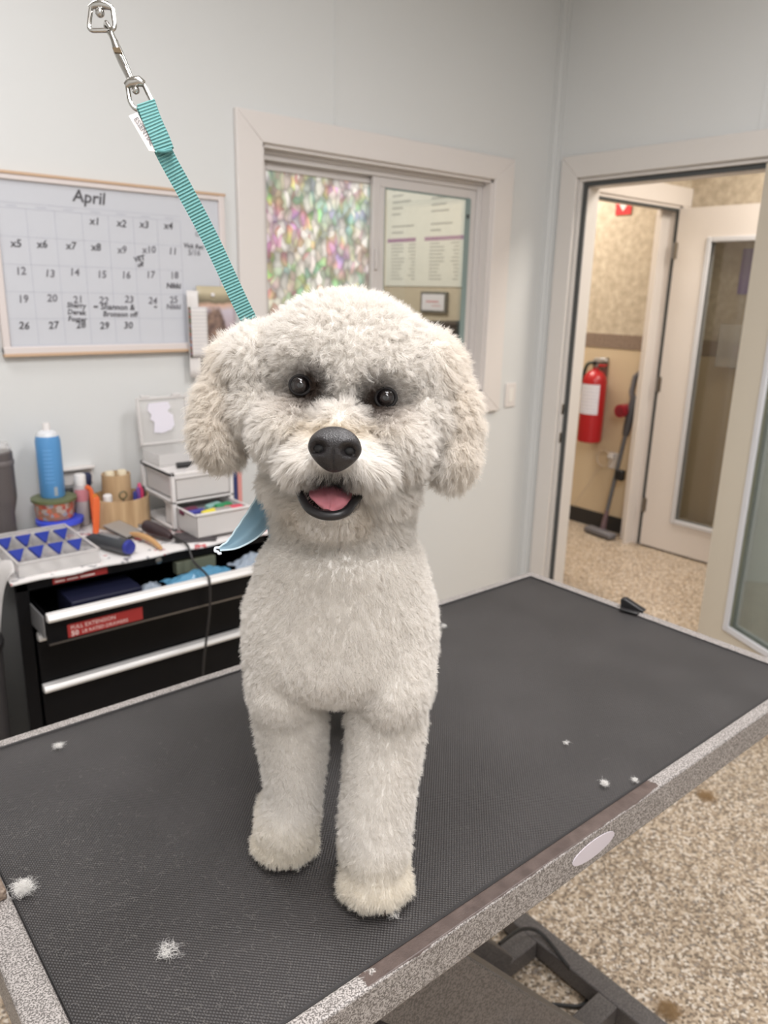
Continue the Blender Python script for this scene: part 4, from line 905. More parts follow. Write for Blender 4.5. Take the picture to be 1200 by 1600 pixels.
MB().prism([(ax0+x, z) for x, z in pl], .003, .005, T @ M4((1, 0, 0), (0, 0, 1), (0, -1, 0), (0, 0, 0))).build('lid_sticker', pm('worn white sticker', (220, 216, 226), .6), lb_)
tag(MB().tube([(1.045, 2.285, zu+.010), (1.150, 2.275, zu+.010)], [.0095, .0095], 14).build('black_marker', BLK), 'thick black marker lying on top of the white drawer unit', 'marker')
MBf = MB()
pd = tag(MB().prism([(0, 0), (.145, 0), (.145, .006), (.12, .026), (.075, .033), (.03, .024), (0, .004)], 0, .002, M4((1, 0, 0), (0, 0, 1), (0, -1, 0), (1.048, 2.232, zu))).build('clear_guide', MILKP), 'milky curved plastic piece at the front top of the drawer unit', 'plastic piece')
pd['label'] = 'milky arched plastic front piece on the drawer unit top'
# things to the right of the drawer unit
for nm, rgb, x, wd, h in (('frosted', (178, 176, 178), 1.245, .015, .17),): pass
fb = tag(MB().box(1.218, 1.255, 2.34, 2.45, ZC, ZC+.19).build('frosted_box', MILKP, bevel=.004), 'frosted upright container right of the white drawer unit', 'container')
tag(MB().box(1.222, 1.238, 2.24, 2.30, ZC, ZC+.165).build('navy_book', pm('navy cover', (42, 54, 100), .5), bevel=.002), 'upright navy blue slim box nearest the dog on the cabinet', 'box')
tag(MB().box(1.240, 1.256, 2.24, 2.30, ZC, ZC+.16).build('pink_book', pm('salmon cover', (206, 140, 134), .5), bevel=.002), 'upright salmon pink slim box beside the navy one', 'box')

# ceiling lights
for i, (nm, p, sx_, sy_) in enumerate(LIGHTS):
    t_ = struct(thing('ceiling_light', 'square edged white ceiling light panel', 'ceiling light', p))
    MB().box(p[0]-sx_/2-.02, p[0]+sx_/2+.02, p[1]-sy_/2-.02, p[1]+sy_/2+.02, 2.932, 2.95).build('light_frame', TRIM, t_)
# ------------------------------------------------------------------ the dog
bb = MB()
def ell(px, py, d, rx, ry, rd, rot=0, shrink=0):
    """ellipsoid whose outline is about rx x ry (photo pixels) around that place, rd metres deep"""
    c = D(px, py, d); s = d/1200; a = math.radians(rot)
    ex_ = RT*math.cos(a)-UP*math.sin(a); ey_ = RT*math.sin(a)+UP*math.cos(a)
    bb.ball((0, 0, 0), (rx*s-shrink, ry*s-shrink, rd), T=M4(ex_, ey_, -FW, c), n=28)
def limb(pts):
    """tapering limb through (point, radius) joints"""
    for (p, r), (q_, s) in zip(pts[:-1], pts[1:]):
        p, q_ = Vector(p), Vector(q_); n = max(2, int((q_-p).length/.006))
        for i in range(n+1):
            t = i/n; bb.ball(p.lerp(q_, t), r+(s-r)*t, n=16)
HF, BF_ = .007, .004       # coat depth left outside the skin of head and body
DOG_U = Vector((math.sin(math.radians(35.5)), math.cos(math.radians(35.5)), 0))      # away from the viewer
DOG_R = Vector((math.cos(math.radians(35.5)), -math.sin(math.radians(35.5)), 0))
O = Vector((.40, .56, TZ))
def LP(x, y, z): return O + DOG_R*x + DOG_U*y + Vector((0, 0, z))
# head
ell(543, 582, .705, 150, 124, .080, 6, HF)
ell(552, 548, .705, 118, 90, .072, 6, HF)
ell(462, 678, .675, 76, 72, .055, 6, HF)
ell(606, 692, .675, 78, 72, .055, 6, HF)
ell(527, 712, .640, 88, 60, .050, 6, HF*.8)
ell(482, 728, .628, 52, 42, .034, 6, HF*.7)
ell(570, 734, .628, 52, 42, .034, 6, HF*.7)
ell(533, 668, .635, 50, 42, .036, 6, HF*.7)
ell(516, 798, .667, 66, 48, .042, 4, HF*.6)
ell(531, 764, .703, 132, 66, .056, 4, HF)
ell(408, 575, .705, 62, 74, .05, 0, HF); ell(662, 585, .705, 62, 74, .05, 0, HF); ell(412, 640, .700, 58, 60, .045, 0, HF); ell(658, 650, .700, 58, 60, .045, 0, HF)
# ears
ell(378, 580, .720, 58, 62, .040, 0, HF); ell(355, 640, .715, 57, 78, .036, 12, HF); ell(345, 683, .710, 50, 54, .034, 0, HF)
ell(676, 585, .720, 58, 66, .040, 0, HF); ell(700, 650, .715, 56, 82, .036, -10, HF); ell(704, 712, .710, 50, 58, .034, 0, HF)
# neck, chest, shoulders
ell(536, 806, .732, 110, 96, .064, 0, BF_)
for k_ in range(13):
    t_ = k_/12; ell(535-3*t_, 886+130*t_, .745+.033*t_, 134+19*min(1, 1.5*t_), 84, .072+.010*t_, 0, BF_)
for k_ in range(5): ell(447+k_, 960+24*k_, .785+.003*k_, 66, 84, .070, 0, BF_); ell(617-k_, 960+24*k_, .778, 66, 84, .070, 0, BF_)
for k_ in range(4): ell(524, 960+22*k_, .757, 84, 60, .045, 0, BF_)
# front legs: ground contact points from the table top
pawL = at(443, 1335, 'z', TZ+.030); pawR = at(588, 1382, 'z', TZ+.030)
pawL += DOG_U*.056; pawR += DOG_U*.040
def up(p, px, py, dd):      # a joint of the leg above the paw
    return D(px, py, dd)
limb([(D(450, 1070, .790), .0385), (D(455, 1130, .800), .0355), (D(459, 1190, .812), .0315), (D(460, 1235, .820), .0270), (D(449, 1290, .832), .0315), (pawL+Vector((0, 0, .012)), .031)])
limb([(D(606, 1080, .775), .0395), (D(603, 1140, .777), .0380), (D(595, 1210, .778), .0355), (D(588, 1265, .780), .0345), (D(586, 1320, .783), .0340), (pawR+Vector((0, 0, .014)), .034)])
def paw(c, s=1.0):
    for dx, dy, r in ((-.019, -.024, .015), (-.007, -.033, .0165), (.007, -.033, .0165), (.019, -.024, .015), (0, -.008, .030), (0, -.016, .029), (0, -.022, .0245)):
        bb.ball(c + DOG_R*dx*s + DOG_U*dy*s + Vector((0, 0, -c.z+TZ+.0165*s+(.010 if r > .02 else 0))), (r*s, r*s, .0165*s if r < .02 else .026*s), n=18)
paw(pawL, 1.05); paw(pawR, 1.12)
# trunk and hind legs, behind the chest from here
for y, z, r in ((.05, .29, .082), (.10, .285, .086), (.16, .275, .086), (.22, .27, .084), (.28, .275, .080), (.32, .27, .070)):
    bb.ball(LP(.014, y, z), (r, r, r*1.02), n=28)
for sx_ in (-1, 1):
    limb([(LP(.014+.040*sx_, .300, .235), .060), (LP(.014+.048*sx_, .285, .165), .046), (LP(.014+.050*sx_, .335, .095), .030), (LP(.014+.050*sx_, .325, .05), .027), (LP(.014+.050*sx_, .312, .030), .027)])
    paw(LP(.014+.050*sx_, .305, .03))
limb([(LP(.014, .36, .30), .024), (LP(.014, .395, .30), .026), (LP(.014, .415, .27), .022)])   # low carried tail

def mesh_from(b, mods):
    me = bpy.data.meshes.new('tmp'); me.from_pydata([tuple(p) for p in b.v], [], b.f); me.update()
    o = bpy.data.objects.new('tmp', me); C.objects.link(o)
    m = o.modifiers.new('r', 'REMESH'); m.mode = 'VOXEL'; m.voxel_size = .0026
    m = o.modifiers.new('s', 'SMOOTH'); m.factor = .5; m.iterations = mods
    dg = bpy.context.evaluated_depsgraph_get(); r = bpy.data.meshes.new_from_object(o.evaluated_get(dg))
    bpy.data.objects.remove(o); bpy.data.meshes.remove(me); return r
body = mesh_from(bb, 34)
nv = len(body.vertices); co_ = np.empty(nv*3); body.vertices.foreach_get('co', co_); co_ = co_.reshape(-1, 3)
body.vertices.foreach_get('co', co_.ravel())
def getn(me):
    a = np.empty(len(me.vertices)*3); me.vertices.foreach_get('normal', a); return a.reshape(-1, 3)
nrm_ = getn(body)
bv = bvhtree.BVHTree.FromPolygons([tuple(v) for v in co_], [tuple(p.vertices) for p in body.polygons])
def surf(px, py):
    d = (D(px, py, 1)-CAM).normalized(); h = bv.ray_cast(CAM, d); return h[0] if h[0] else D(px, py, .7)
npa = np.array
NOSE = D(523, 700, .578); EYL, EYR = surf(468, 600), surf(603, 620); MOUTH = surf(515, 782)
FWn, RTn, UPn = npa(FW), npa(RT), npa(UP)
def pix(p):
    q_ = p-npa(CAM); z = q_@FWn; return 600+1200*(q_@RTn)/z, 800-1200*(q_@UPn)/z, z
x_, y_, z_ = pix(co_)
front = (nrm_@FWn) < .35
def gauss(dx, dy, sx, sy): return np.exp(-((dx/sx)**2+(dy/sy)**2))
def rotd(px, py, a):
    a = math.radians(a); dx, dy = x_-px, y_-py; return dx*math.cos(a)+dy*math.sin(a), -dx*math.sin(a)+dy*math.cos(a)
disp = np.zeros(nv)
for (ex_, ey_) in ((468, 600), (603, 620)): disp += front*.0075*gauss(x_-ex_-(5 if ex_ < 500 else -5), y_-ey_, 27, 27)
dx, dy = rotd(516, 779, 4)
mouthm = front*np.clip(1.25-((dx/42)**2+((dy)/27)**2), 0, 1)
headd = co_ + 0
co_ += FWn*(disp + .030*np.clip(mouthm*2.2, 0, 1)*(z_ < .72))[:, None]
# tufts of the clipped coat
for i in range(nv):
    p = Vector(co_[i]); hd = 1 if p.z > 1.31 else .7
    k = noise.noise(p*45)*.0016 + noise.noise(p*110)*.0006
    if y_[i] < 800 and abs(x_[i]-530) < 130 and y_[i] > 560: k *= .5
    co_[i] += nrm_[i]*k*hd
co_[:, 2] = np.maximum(co_[:, 2], TZ+.001)
body.vertices.foreach_set('co', co_.ravel()); body.update(); nrm_ = getn(body)
x_, y_, z_ = pix(co_)

# coat colour: warm white, stained where the photo shows it (corners of eyes, round the mouth, paws, ears)
def coat(p):
    X, Y, Z = pix(p); n = len(p)
    fr_ = Z < .74
    col = np.tile(npa([.84, .81, .77]), (n, 1))
    def mixc(m, c):
        nonlocal col
        m = np.clip(m, 0, 1)[:, None]; col = col*(1-m)+npa(c)*m
    paws = np.clip((TZ+.075-p[:, 2])/.05, 0, 1); mixc(paws*.38, (.84, .76, .60))
    ears = np.clip((np.abs(X-530-.12*(Y-620))-150)/30, 0, 1)*(p[:, 2] > 1.28); mixc(ears*.55, (.78, .71, .62))
    mixc(.55*gauss(X-525, Y-672, 66, 16)*fr_*(Z < .66), (.72, .60, .42))
    for ex_, ey_, s in ((468, 600, 1), (603, 620, -1)):
        mixc(.5*gauss(X-ex_+4*s, Y-ey_-26, 36, 30)*fr_, (.46, .38, .31))
        g = np.exp(-(((X-ex_-11*s)/34)**2+((Y-ey_-4)/33)**2)**1.3)
        mixc(1.15*g*fr_, (.085, .062, .050))
    mixc(1.2*gauss(X-517, Y-750, 36, 13)*fr_*(Z < .66), (.05, .045, .045))
    mixc(.35*(gauss(X-462, Y-800, 16, 26)+gauss(X-562, Y-808, 16, 26))*fr_, (.52, .42, .30))
    return col
def skin(p):
    c = coat(p); X, Y, Z = pix(p); a = math.radians(4)
    dx = (X-516)*math.cos(a)+(Y-780)*math.sin(a); dy = -(X-516)*math.sin(a)+(Y-780)*math.cos(a)
    m = np.clip(3.2*(1.22-((dx/46)**2+(dy/31)**2)), 0, 1)*(Z < .72)
    return c*(1-m)[:, None] + npa([.022, .018, .02])*m[:, None]
ca = body.color_attributes.new('coat', 'FLOAT_COLOR', 'POINT')
cc = np.ones((nv, 4)); cc[:, :3] = skin(co_); ca.data.foreach_set('color', cc.ravel())
body.shade_smooth()
q = NM('dog skin and undercoat', .85); at_ = q.n('Attribute', attribute_name='coat'); q.color(at_.outputs['Color']); SKIN = q.m
body.materials.append(SKIN)
pd0 = O + DOG_U*.12
dog = bpy.data.objects.new('dog', body); C.objects.link(dog); dog['_w'] = (0, 0, 0)
tag(dog, 'fluffy white dog with round head and open mouth standing on the black mat', 'dog')
# put the origin between the feet
body.transform(Matrix.Translation(-pd0)); dog.location = pd0; dog['_w'] = tuple(pd0)
for c_ in [c for c in (cc,)]: pass

# eyes
EYE = pm('dark eye', (16, 13, 14), .06); EYE.node_tree.nodes['Principled BSDF'].inputs['Coat Weight'].default_value = 1
IRIS = pm('dark brown iris', (36, 30, 29), .05); LID = pm('black eyelid', (20, 16, 16), .8)
for ex_, ey_ in ((468, 600), (603, 620)):
    s_ = bv.ray_cast(CAM, (D(ex_, ey_, 1)-CAM).normalized())[0]
    c = s_ + FW*.0052
    vd = (CAM-c).normalized()
    ax = vd.orthogonal().normalized(); T = M4(ax, vd.cross(ax), vd, c)
    o = MB().ball((0, 0, 0), .0092, T=T, n=32).build('eye', EYE, dog)
    lid = MB().tube([(.0088*math.cos(t*.2618), .0078*math.sin(t*.2618), .0046) for t in range(24)], .0013, 8, closed=True, T=M4(RT, vd.cross(RT).normalized(), vd, c)); lid.build('eyelid', LID, o)
    for nm_, r0, r1, mt in (('iris', .0093, .58, IRIS), ('pupil', .00935, .27, EYE)):
        MB().lathe([(r0*math.sin(r1*(1-k/6)), r0*math.cos(r1*(1-k/6))) for k in range(6)]+[(.0001, r0)], (0, 0, 0), 24, T).build(nm_, mt, o)
# nose
nb = MB(); nb.ball((0, 0, 0), 1, n=64); V = []
for p in nb.v:
    x, y, z = p
    wdt = .0205*(1-.30*max(0, -y)**1.3 + .02*y)     # broad above, narrow below
    Y_ = .0170*y*(1.0 if y > 0 else 1.04)
    Z_ = .0135*z + .003*y
    X_ = wdt*x
    if z > 0:
        for s in (-1, 1):
            g = math.exp(-(((X_-s*.0112)/.0052)**2+((Y_+.0008)/.0042)**2)**1.5); Z_ -= .0075*g
            g2 = math.exp(-(((X_-s*.0165)/.0030)**2+((Y_+.0042)/.0018)**2)); Z_ -= .003*g2
            Z_ += .0016*math.exp(-(((X_-s*.0115)/.007)**2+((Y_-.006)/.004)**2))
        Z_ -= .0014*math.exp(-(X_/.0012)**2)*(1 if Y_ < .002 else 0)*min(1, (.002-Y_)/.004)
    V.append(Vector((X_, Y_, Z_)))
nb.v = V
ra = math.radians(-5)
nx_ = RT*math.cos(ra)+UP*math.sin(ra); ny_ = -RT*math.sin(ra)+UP*math.cos(ra)
NT = M4(nx_, ny_, -FW, D(523, 702, .584))
nb.v = [NT @ p for p in nb.v]
q = NM('dog nose leather', .42); v_ = q.n('TexVoronoi', {'Vector': q.co, 'Scale': 900.0}); q.b.inputs['Base Color'].default_value = lin(34, 31, 32); q.bump(v_.outputs['Distance'], .5, .0006); NOSEM = q.m
no = nb.build('nose', NOSEM, dog)
MB().ball((-.0112, -.0006, .0050), (.0042, .0034, .0022), T=NT, n=16).ball((.0112, -.0006, .0050), (.0042, .0034, .0022), T=NT, n=16).build('nostrils', pm('nostril black', (8, 7, 8), .7), no)
# mouth: dark interior, lower lip, tongue
ma = math.radians(-4); mxv = RT*math.cos(ma)+UP*math.sin(ma); myv = -RT*math.sin(ma)+UP*math.cos(ma)
def MP(px, py, d): return D(px, py, d)
LIPM = pm('black lip', (30, 28, 30), .38); TONG = NM('pink tongue', .38); TONG.color(TONG.mix(TONG.noise(120, 3), (196, 118, 128), (214, 142, 150))); TONG.bump(TONG.noise(900, 2), .3, .0005); TONG.b.inputs['Subsurface Weight'].default_value = .15; TONG.b.inputs['Subsurface Radius'].default_value = (.01, .004, .003); TONG = TONG.m
mo = MB().ball((0, 0, 0), (.026, .018, .014), T=M4(mxv, myv, -FW, MP(516, 772, .655)), n=28).build('mouth_cavity', pm('mouth inside', (40, 22, 26), .6), dog)
LT = [(462, 760, .640), (469, 772, .632), (476, 786, .624), (486, 797, .618), (501, 804, .614), (516, 806, .613), (531, 804, .614), (543, 798, .618), (551, 787, .624), (560, 777, .632), (571, 766, .640)]
lp = smooth([MP(*p) for p in LT], 5)
n_ = len(lp); MB().tube(lp, [.0024+.0016*math.sin(math.pi*i/(n_-1))**.7 for i in range(n_)], 12).build('lower_lip', LIPM, dog)
tp = MB()
def tf(u, v_):
    a = (u-.5)*2; wd = 34*(1-.10*v_)*(1-.55*max(0, v_-.6)**1.2/.33)
    px_2 = 516+wd*a*(math.sqrt(max(0, 1-(max(0, v_-.55)/.47)**2)) if v_ > .55 else 1) + (v_-.5)*-2; py_2 = 752+46*v_+a*3
    d = .650-.037*v_ + .006*a*a - .0015*abs(a)**.5 + (.004 if v_ > .97 else 0)
    return D(px_2, py_2, d)
tp.grid(tf, 24, 24)
tgo = tp.build('tongue', TONG, dog, solid=.004)
# nails
NAIL = pm('dark nail', (70, 60, 54), .35)
for c, s in ((pawL, 1.05), (pawR, 1.12)):
    for dx in (-.019, -.007, .007, .019):
        p = c+DOG_R*dx*s; p.z = TZ+.010; p2 = p - DOG_U*(.046 if abs(dx) < .01 else .036)*s
        MB().tube([p2+DOG_U*.010, p2, p2-DOG_U*.003-Vector((0, 0, .005))], [.0025, .0024, .0008], 8).build('nail', NAIL, dog)

# ---- coat: strands grown over the skin
rg = np.random.default_rng(11)
body.calc_loop_triangles(); nt = len(body.loop_triangles); tri = np.empty(nt*3, dtype=np.int32); body.loop_triangles.foreach_get('vertices', tri); tri = tri.reshape(-1, 3)
va, vb_, vc_ = co_[tri[:, 0]], co_[tri[:, 1]], co_[tri[:, 2]]
ar = .5*np.linalg.norm(np.cross(vb_-va, vc_-va), axis=1); cen = (va+vb_+vc_)/3
X, Y, Z = pix(cen)
a = math.radians(4); mdx = (X-516)*math.cos(a)+(Y-780)*math.sin(a); mdy = -(X-516)*math.sin(a)+(Y-780)*math.cos(a)
dens = np.ones(nt); head_t = cen[:, 2] > 1.31
dens[(((mdx/43)**2+(mdy/27)**2) < 1.0) & (Z < .72)] = 0
dens[(((X-523)/38)**2+((Y-704)/31)**2 < 1) & (Z < .66)] = 0
for ex_, ey_ in ((468, 600), (603, 620)): dens[(((X-ex_)/17)**2+((Y-ey_)/17)**2 < 1) & (Z < .74)] = 0
local_y = (cen-npa(O))@npa(DOG_U); dens *= np.where(local_y > .12, .45, 1.0); dens *= np.where(cen[:, 2] < TZ+.003, .1, 1.0)
dens *= np.where(head_t, 1.25, 1.0)
NS = FURN
pr_ = ar*dens; pr_ /= pr_.sum(); ti = rg.choice(nt, NS, p=pr_)
u = rg.random(NS); v = rg.random(NS); f_ = u+v > 1; u[f_], v[f_] = 1-u[f_], 1-v[f_]
def bary(A_): return A_[tri[ti, 0]]*(1-u-v)[:, None] + A_[tri[ti, 1]]*u[:, None] + A_[tri[ti, 2]]*v[:, None]
P0 = bary(co_); N0 = bary(nrm_); N0 /= np.linalg.norm(N0, axis=1)[:, None]
X, Y, Z = pix(P0); hz = P0[:, 2]
def unit(a_): return a_/(np.linalg.norm(a_, axis=1)[:, None]+1e-9)
head = hz > 1.31
headw = np.clip((hz-1.30)/.03, 0, 1)
ear = (np.abs(X-530-.12*(Y-620)) > 152) & (hz > 1.28)
muz = (((X-525)/104)**2+((Y-735)/70)**2 < 1) & (Z < .68)
down = npa([0, 0, -1.0])
comb = np.tile(down, (NS, 1))*.55
# crown hair stands up and outward, muzzle hair is combed away from the nose, cheeks sideways and down
comb = np.where((head & ~muz & ~ear)[:, None], .15*down, comb)
rn = P0-npa(NOSE); rn = unit(rn)
comb = np.where(muz[:, None], rn*1.3+down*.55, comb)
comb = np.where(ear[:, None], down*.9, comb)
chk = head & ~muz & ~ear & (Y > 630); comb = np.where(chk[:, None], down*.75+np.sign(X-530)[:, None]*RTn*.3, comb)
for ex_, ey_ in ((468, 600), (603, 620)):
    g = (((X-ex_)/48)**2+((Y-ey_)/46)**2 < 1) & (Z < .76)
    e0 = npa(D(ex_, ey_, .66)); comb = np.where(g[:, None], unit(P0-e0)*1.2+down*.1, comb)
comb -= N0*np.sum(comb*N0, axis=1)[:, None]
Ln = np.where(head, .0105, .0070)
Ln = np.where(ear, .0125, Ln); Ln = np.where(muz, .0120, Ln)
nd = np.hypot(X-523, (Y-702)); Ln = np.where(muz, np.clip(.005+(nd-34)*.00028, .005, .016), Ln)
lipf = muz & (Y > 728) & (Y < 775) & (np.abs(X-518) < 46); Ln = np.where(lipf, .0078, Ln)
for ex_, ey_ in ((468, 600), (603, 620)):
    ed = np.hypot(X-ex_, Y-ey_); Ln = np.where((ed < 45) & (Z < .76), np.clip(.0030+(ed-16)*.00025, .0030, .0105), Ln)
Ln = np.where((Y > 790) & head & (Z < .70) & (np.abs(X-516) < 70), .0075, Ln)
Ln = np.where(hz < TZ+.06, .0070, Ln); Ln = np.where(hz < TZ+.012, .0045, Ln)
Ln = Ln*(.65+.5*rg.random(NS))
# locks: neighbours share a curl
NCL = int(NS*.045)
ci = rg.choice(NS, NCL, replace=False); kd = kdtree.KDTree(NCL)
for k, i in enumerate(ci): kd.insert(P0[i], k)
kd.balance()
own = npa([kd.find(p)[1] for p in P0]); 
cl_r = unit(rg.normal(size=(NCL, 3))); ph_ = rg.random(NCL)*2*math.pi; cl_l = .75+.5*rg.random(NCL)
Cb = P0[ci]; Cn = N0[ci]
alen = np.where(muz, .5, np.where(ear, .75, np.where(head, 1.1, .8)))
dirs = unit(N0*alen[:, None] + comb + cl_r[own]*np.where(muz, .15, np.where(head, .30, .24))[:, None] + .17*rg.normal(size=(NS, 3)))
Ln = Ln*cl_l[own]
K = 7; tt_ = np.linspace(0, 1, K)
e1 = unit(np.cross(dirs, cl_r[own]+1e-3)); e2 = np.cross(dirs, e1)
amp = np.where(head & ~muz, .0013, .0009); amp = np.where(ear, .0017, amp); amp = np.where(muz, .0009, amp)
Pt = np.empty((NS, K, 3)); ctip = Cb[own] + unit(Cn[own]+.45*cl_r[own]+comb*.6)*Ln[:, None]
for k, t in enumerate(tt_):
    p = P0 + dirs*(Ln*t)[:, None] + down*(.10*Ln*t*t)[:, None]
    cf = np.where(muz, .30, np.where(head, .36, .22))*t**1.3
    p = p + (ctip-(P0+dirs*Ln[:, None]))*(cf)[:, None]
    w_ = amp*t**.8; an = ph_[own]+t*5.2+.3*rg.normal(size=NS)*0
    p = p + e1*(w_*np.cos(an))[:, None] + e2*(w_*np.sin(an))[:, None]
    Pt[:, k] = p
Pt[:, :, 2] = np.maximum(Pt[:, :, 2], TZ+.0006)
hc = bpy.data.hair_curves.new('coat'); hc.add_curves([K]*NS)
hc.points.foreach_set('position', (Pt-npa(pd0)).astype(np.float32).ravel())
rr = (np.where(muz, .00012, .000125)[:, None]*(1.0-.72*tt_[None, :]**1.5)).astype(np.float32)
ra_ = hc.attributes.get('radius') or hc.attributes.new('radius', 'FLOAT', 'POINT'); ra_.data.foreach_set('value', rr.ravel())
sc_ = coat(P0); sc_ = sc_*(.90+.16*rg.random(NS))[:, None]
sc4 = np.ones((NS, 4), dtype=np.float32); sc4[:, :3] = sc_
at2 = hc.attributes.new('strand', 'FLOAT_COLOR', 'CURVE'); at2.data.foreach_set('color', sc4.ravel())
m = bpy.data.materials.new('white coat'); m.use_nodes = True; t = m.node_tree; t.nodes.clear()
o_ = t.nodes.new('ShaderNodeOutputMaterial'); an_ = t.nodes.new('ShaderNodeAttribute'); an_.attribute_name = 'strand'
df = t.nodes.new('ShaderNodeBsdfDiffuse'); trn = t.nodes.new('ShaderNodeBsdfTranslucent'); mx = t.nodes.new('ShaderNodeMixShader'); mx.inputs[0].default_value = .45
t.links.new(an_.outputs['Color'], df.inputs[0]); t.links.new(an_.outputs['Color'], trn.inputs[0]); t.links.new(df.outputs[0], mx.inputs[1]); t.links.new(trn.outputs[0], mx.inputs[2]); t.links.new(mx.outputs[0], o_.inputs[0])
hc.materials.append(m)
fur = bpy.data.objects.new('fur', hc); C.objects.link(fur); fur.parent = dog; fur['kind'] = 'stuff'
print('FUR', NS, 'verts', nv)

# ---- bandana behind the neck
q = NM('light blue cloth', .7); q.b.inputs['Base Color'].default_value = lin(176, 204, 218); q.bump(q.noise(700, 2), .15, .0003)
t = q.t; trl = t.nodes.new('ShaderNodeBsdfTranslucent'); mx = t.nodes.new('ShaderNodeMixShader'); trl.inputs[0].default_value = lin(190, 216, 228); mx.inputs[0].default_value = .45
q.L(q.b.outputs[0], mx.inputs[1]); q.L(trl.outputs[0], mx.inputs[2]); q.L(mx.outputs[0], t.nodes['Material Output'].inputs[0])
CLOTH = q.m
ed1 = smooth([D(404, 752, .735), D(405, 768, .735), D(392, 792, .732), D(372, 822, .728), D(356, 845, .724), D(342, 855, .722)], 6)      # upper left hem
ed2 = smooth([D(424, 768, .760), D(432, 790, .752), D(426, 812, .740), D(404, 838, .728), D(372, 856, .722), D(344, 860, .722)], 6)      # lower hem
def bf(u, v_):
    i = v_*(len(ed1)-1); k = min(int(i), len(ed1)-2); fr2 = i-k
    p, r = ed1[k].lerp(ed1[k+1], fr2), ed2[k].lerp(ed2[k+1], fr2)
    return p.lerp(r, u) + FW*(.016*math.sin(math.pi*u)*math.sin(math.pi*min(1, v_*1.02))) + UP*.0006*math.sin(40*v_)*(u < .05)
b = MB().grid(bf, 16, 40)
bo = b.build('bandana', CLOTH, dog, solid=.0006)
lab(bo, 'light blue bandana hanging from behind the neck')
MB().tube([p+UP*.0004*math.sin(i*1.7) for i, p in enumerate(ed1)], .0009, 6).tube(ed2, .0009, 6).build('hem', pm('pale blue hem', (200, 222, 232), .7), bo)
MB().tube(smooth([D(343, 856, .722), D(337, 856, .721), D(336, 861, .7205), D(340, 862, .721), D(342, 865, .721), D(346, 864, .721)], 4), .0013, 8).build('hem_tail', pm('white thread', (214, 222, 230), .7), bo)
# band round the back of the neck, under the coat
cpt = [LP(.014+.062*math.cos(t_), .055+.075*math.sin(t_), .335-.03*math.cos(t_)*0) for t_ in [math.radians(a_) for a_ in range(-20, 201, 20)]]
MB().tube([D(410, 760, .745)]+cpt[::-1][1:-1], .004, 8).build('neck_fold', CLOTH, bo)

# ---- loose fur on the mat
FW_ = bpy.data.materials.new('loose white hair'); FW_.use_nodes = True; FW_.node_tree.nodes['Principled BSDF'].inputs['Base Color'].default_value = (.72, .70, .67, 1); FW_.node_tree.nodes['Principled BSDF'].inputs['Roughness'].default_value = .7
def tuft(px, py, r, h, n, label, rad=.00006, ln=1.6, mat=None, zt=.93):
    c = at(px, py, 'z', zt); R5 = np.random.default_rng(int(px*7+py)); P_ = np.empty((n, 6, 3), dtype=np.float32)
    for i in range(n):
        a0 = R5.random()*6.283; rr_ = r*math.sqrt(R5.random())*.6; z0 = h*R5.random()*(1-(rr_/r)**2)
        p = npa([rr_*math.cos(a0), rr_*math.sin(a0), z0+.001]); dr_ = R5.random()*6.283; cv = R5.normal()*2.2
        st = r*ln*.2*(.5+R5.random())
        for k in range(6):
            P_[i, k] = p; dr_ += cv*.4; p = p+npa([math.cos(dr_), math.sin(dr_), R5.normal()*.25])*st*.6; p[2] = max(.0008, min(p[2], h*1.15))
    h_ = bpy.data.hair_curves.new('tuft'); h_.add_curves([6]*n); h_.points.foreach_set('position', P_.ravel())
    ra2 = h_.attributes.get('radius') or h_.attributes.new('radius', 'FLOAT', 'POINT'); ra2.data.foreach_set('value', np.full(n*6, rad, dtype=np.float32))
    h_.materials.append(mat or FW_); o = bpy.data.objects.new('fur_tuft', h_); C.objects.link(o); o.location = (c.x, c.y, zt+.0002)
    return tag(o, label, 'fur tuft', 'loose tufts of white fur on the table mat')
tuft(37, 1394, .010, .012, 700, 'dense ball of white fur at the left rim of the mat, biggest of the tufts')
tuft(263, 1490, .011, .008, 130, 'thin wispy tuft of fur in the left foreground of the mat')
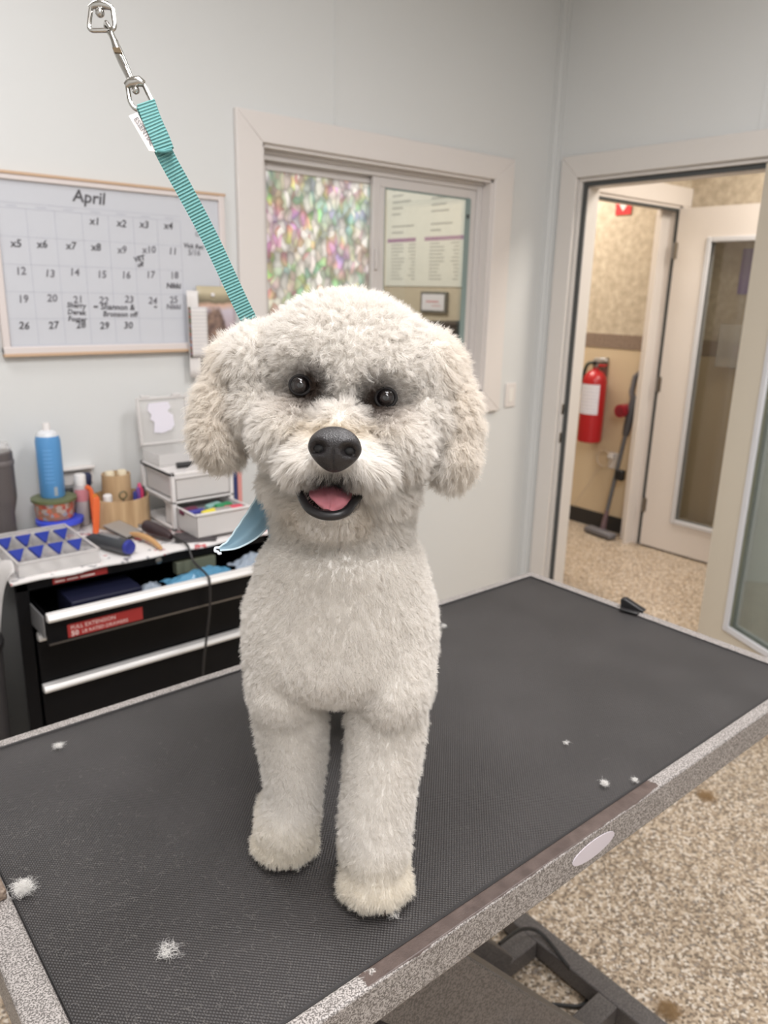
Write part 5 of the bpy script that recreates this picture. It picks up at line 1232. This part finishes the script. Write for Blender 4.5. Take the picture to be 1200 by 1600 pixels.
tuft(944, 1227, .006, .006, 160, 'small white tuft near the front rim right of the dog')
tuft(992, 1222, .005, .005, 90, 'tiny tuft caught on the front rim edge')
tuft(92, 1168, .007, .005, 140, 'small white tuft at the back left of the mat')
tuft(885, 1163, .005, .004, 60, 'tiny white tuft in the middle of the mat right of the dog')
tuft(693, 980, .006, .006, 130, 'small white tuft just right of the dog shoulder at the back of the mat')
tuft(465, 1355, .008, .005, 80, 'wisp of fur beside the left front paw')
tuft(616, 1432, .006, .004, 60, 'wisp of fur at the right front paw')
# scattered single hairs
n = 650; R6 = np.random.default_rng(5); P_ = np.empty((n, 5, 3), dtype=np.float32)
for i in range(n):
    if i < 560: p = npa([.14+abs(R6.normal())*.11, .45+.45*R6.random()**1.4, TZ-.0008])
    else: p = npa([.14+1.13*R6.random(), .45+.56*R6.random(), TZ-.0008])
    p[0] = min(p[0], 1.28); a0 = R6.random()*6.283; cv = R6.normal()*.7; L_ = .0012+.0022*R6.random()
    for k in range(5): P_[i, k] = p; a0 += cv; p = p+npa([math.cos(a0)*L_, math.sin(a0)*L_, 0]); p[2] = TZ-.0008+.0012*R6.random()
h_ = bpy.data.hair_curves.new('hairs'); h_.add_curves([5]*n); h_.points.foreach_set('position', (P_-npa([.7, .7, TZ])).astype(np.float32).ravel())
ra2 = h_.attributes.get('radius') or h_.attributes.new('radius', 'FLOAT', 'POINT'); ra2.data.foreach_set('value', np.full(n*5, .00007, dtype=np.float32))
h_.materials.append(pm('fine grey hair', (130, 126, 122), .6)); o = bpy.data.objects.new('loose_hairs', h_); C.objects.link(o); o.location = (.7, .7, TZ)
tag(o, 'fine loose hairs scattered over the black table mat', 'hairs', kind='stuff')
# fur clump on the floor
TANF = pm('tan fur', (168, 138, 100), .9)
for px, py, lbl in ((1045, 1580, 'brown fur clump on the pebble floor at the table foot'), (1103, 1246, 'brown fur wisp on the pebble floor right of the table')):
    o = tuft(px, py, .034, .012, 500, lbl, .00012, 1.2, TANF, 0.0)

for o in bpy.data.objects:
    if '_w' in o: del o['_w']
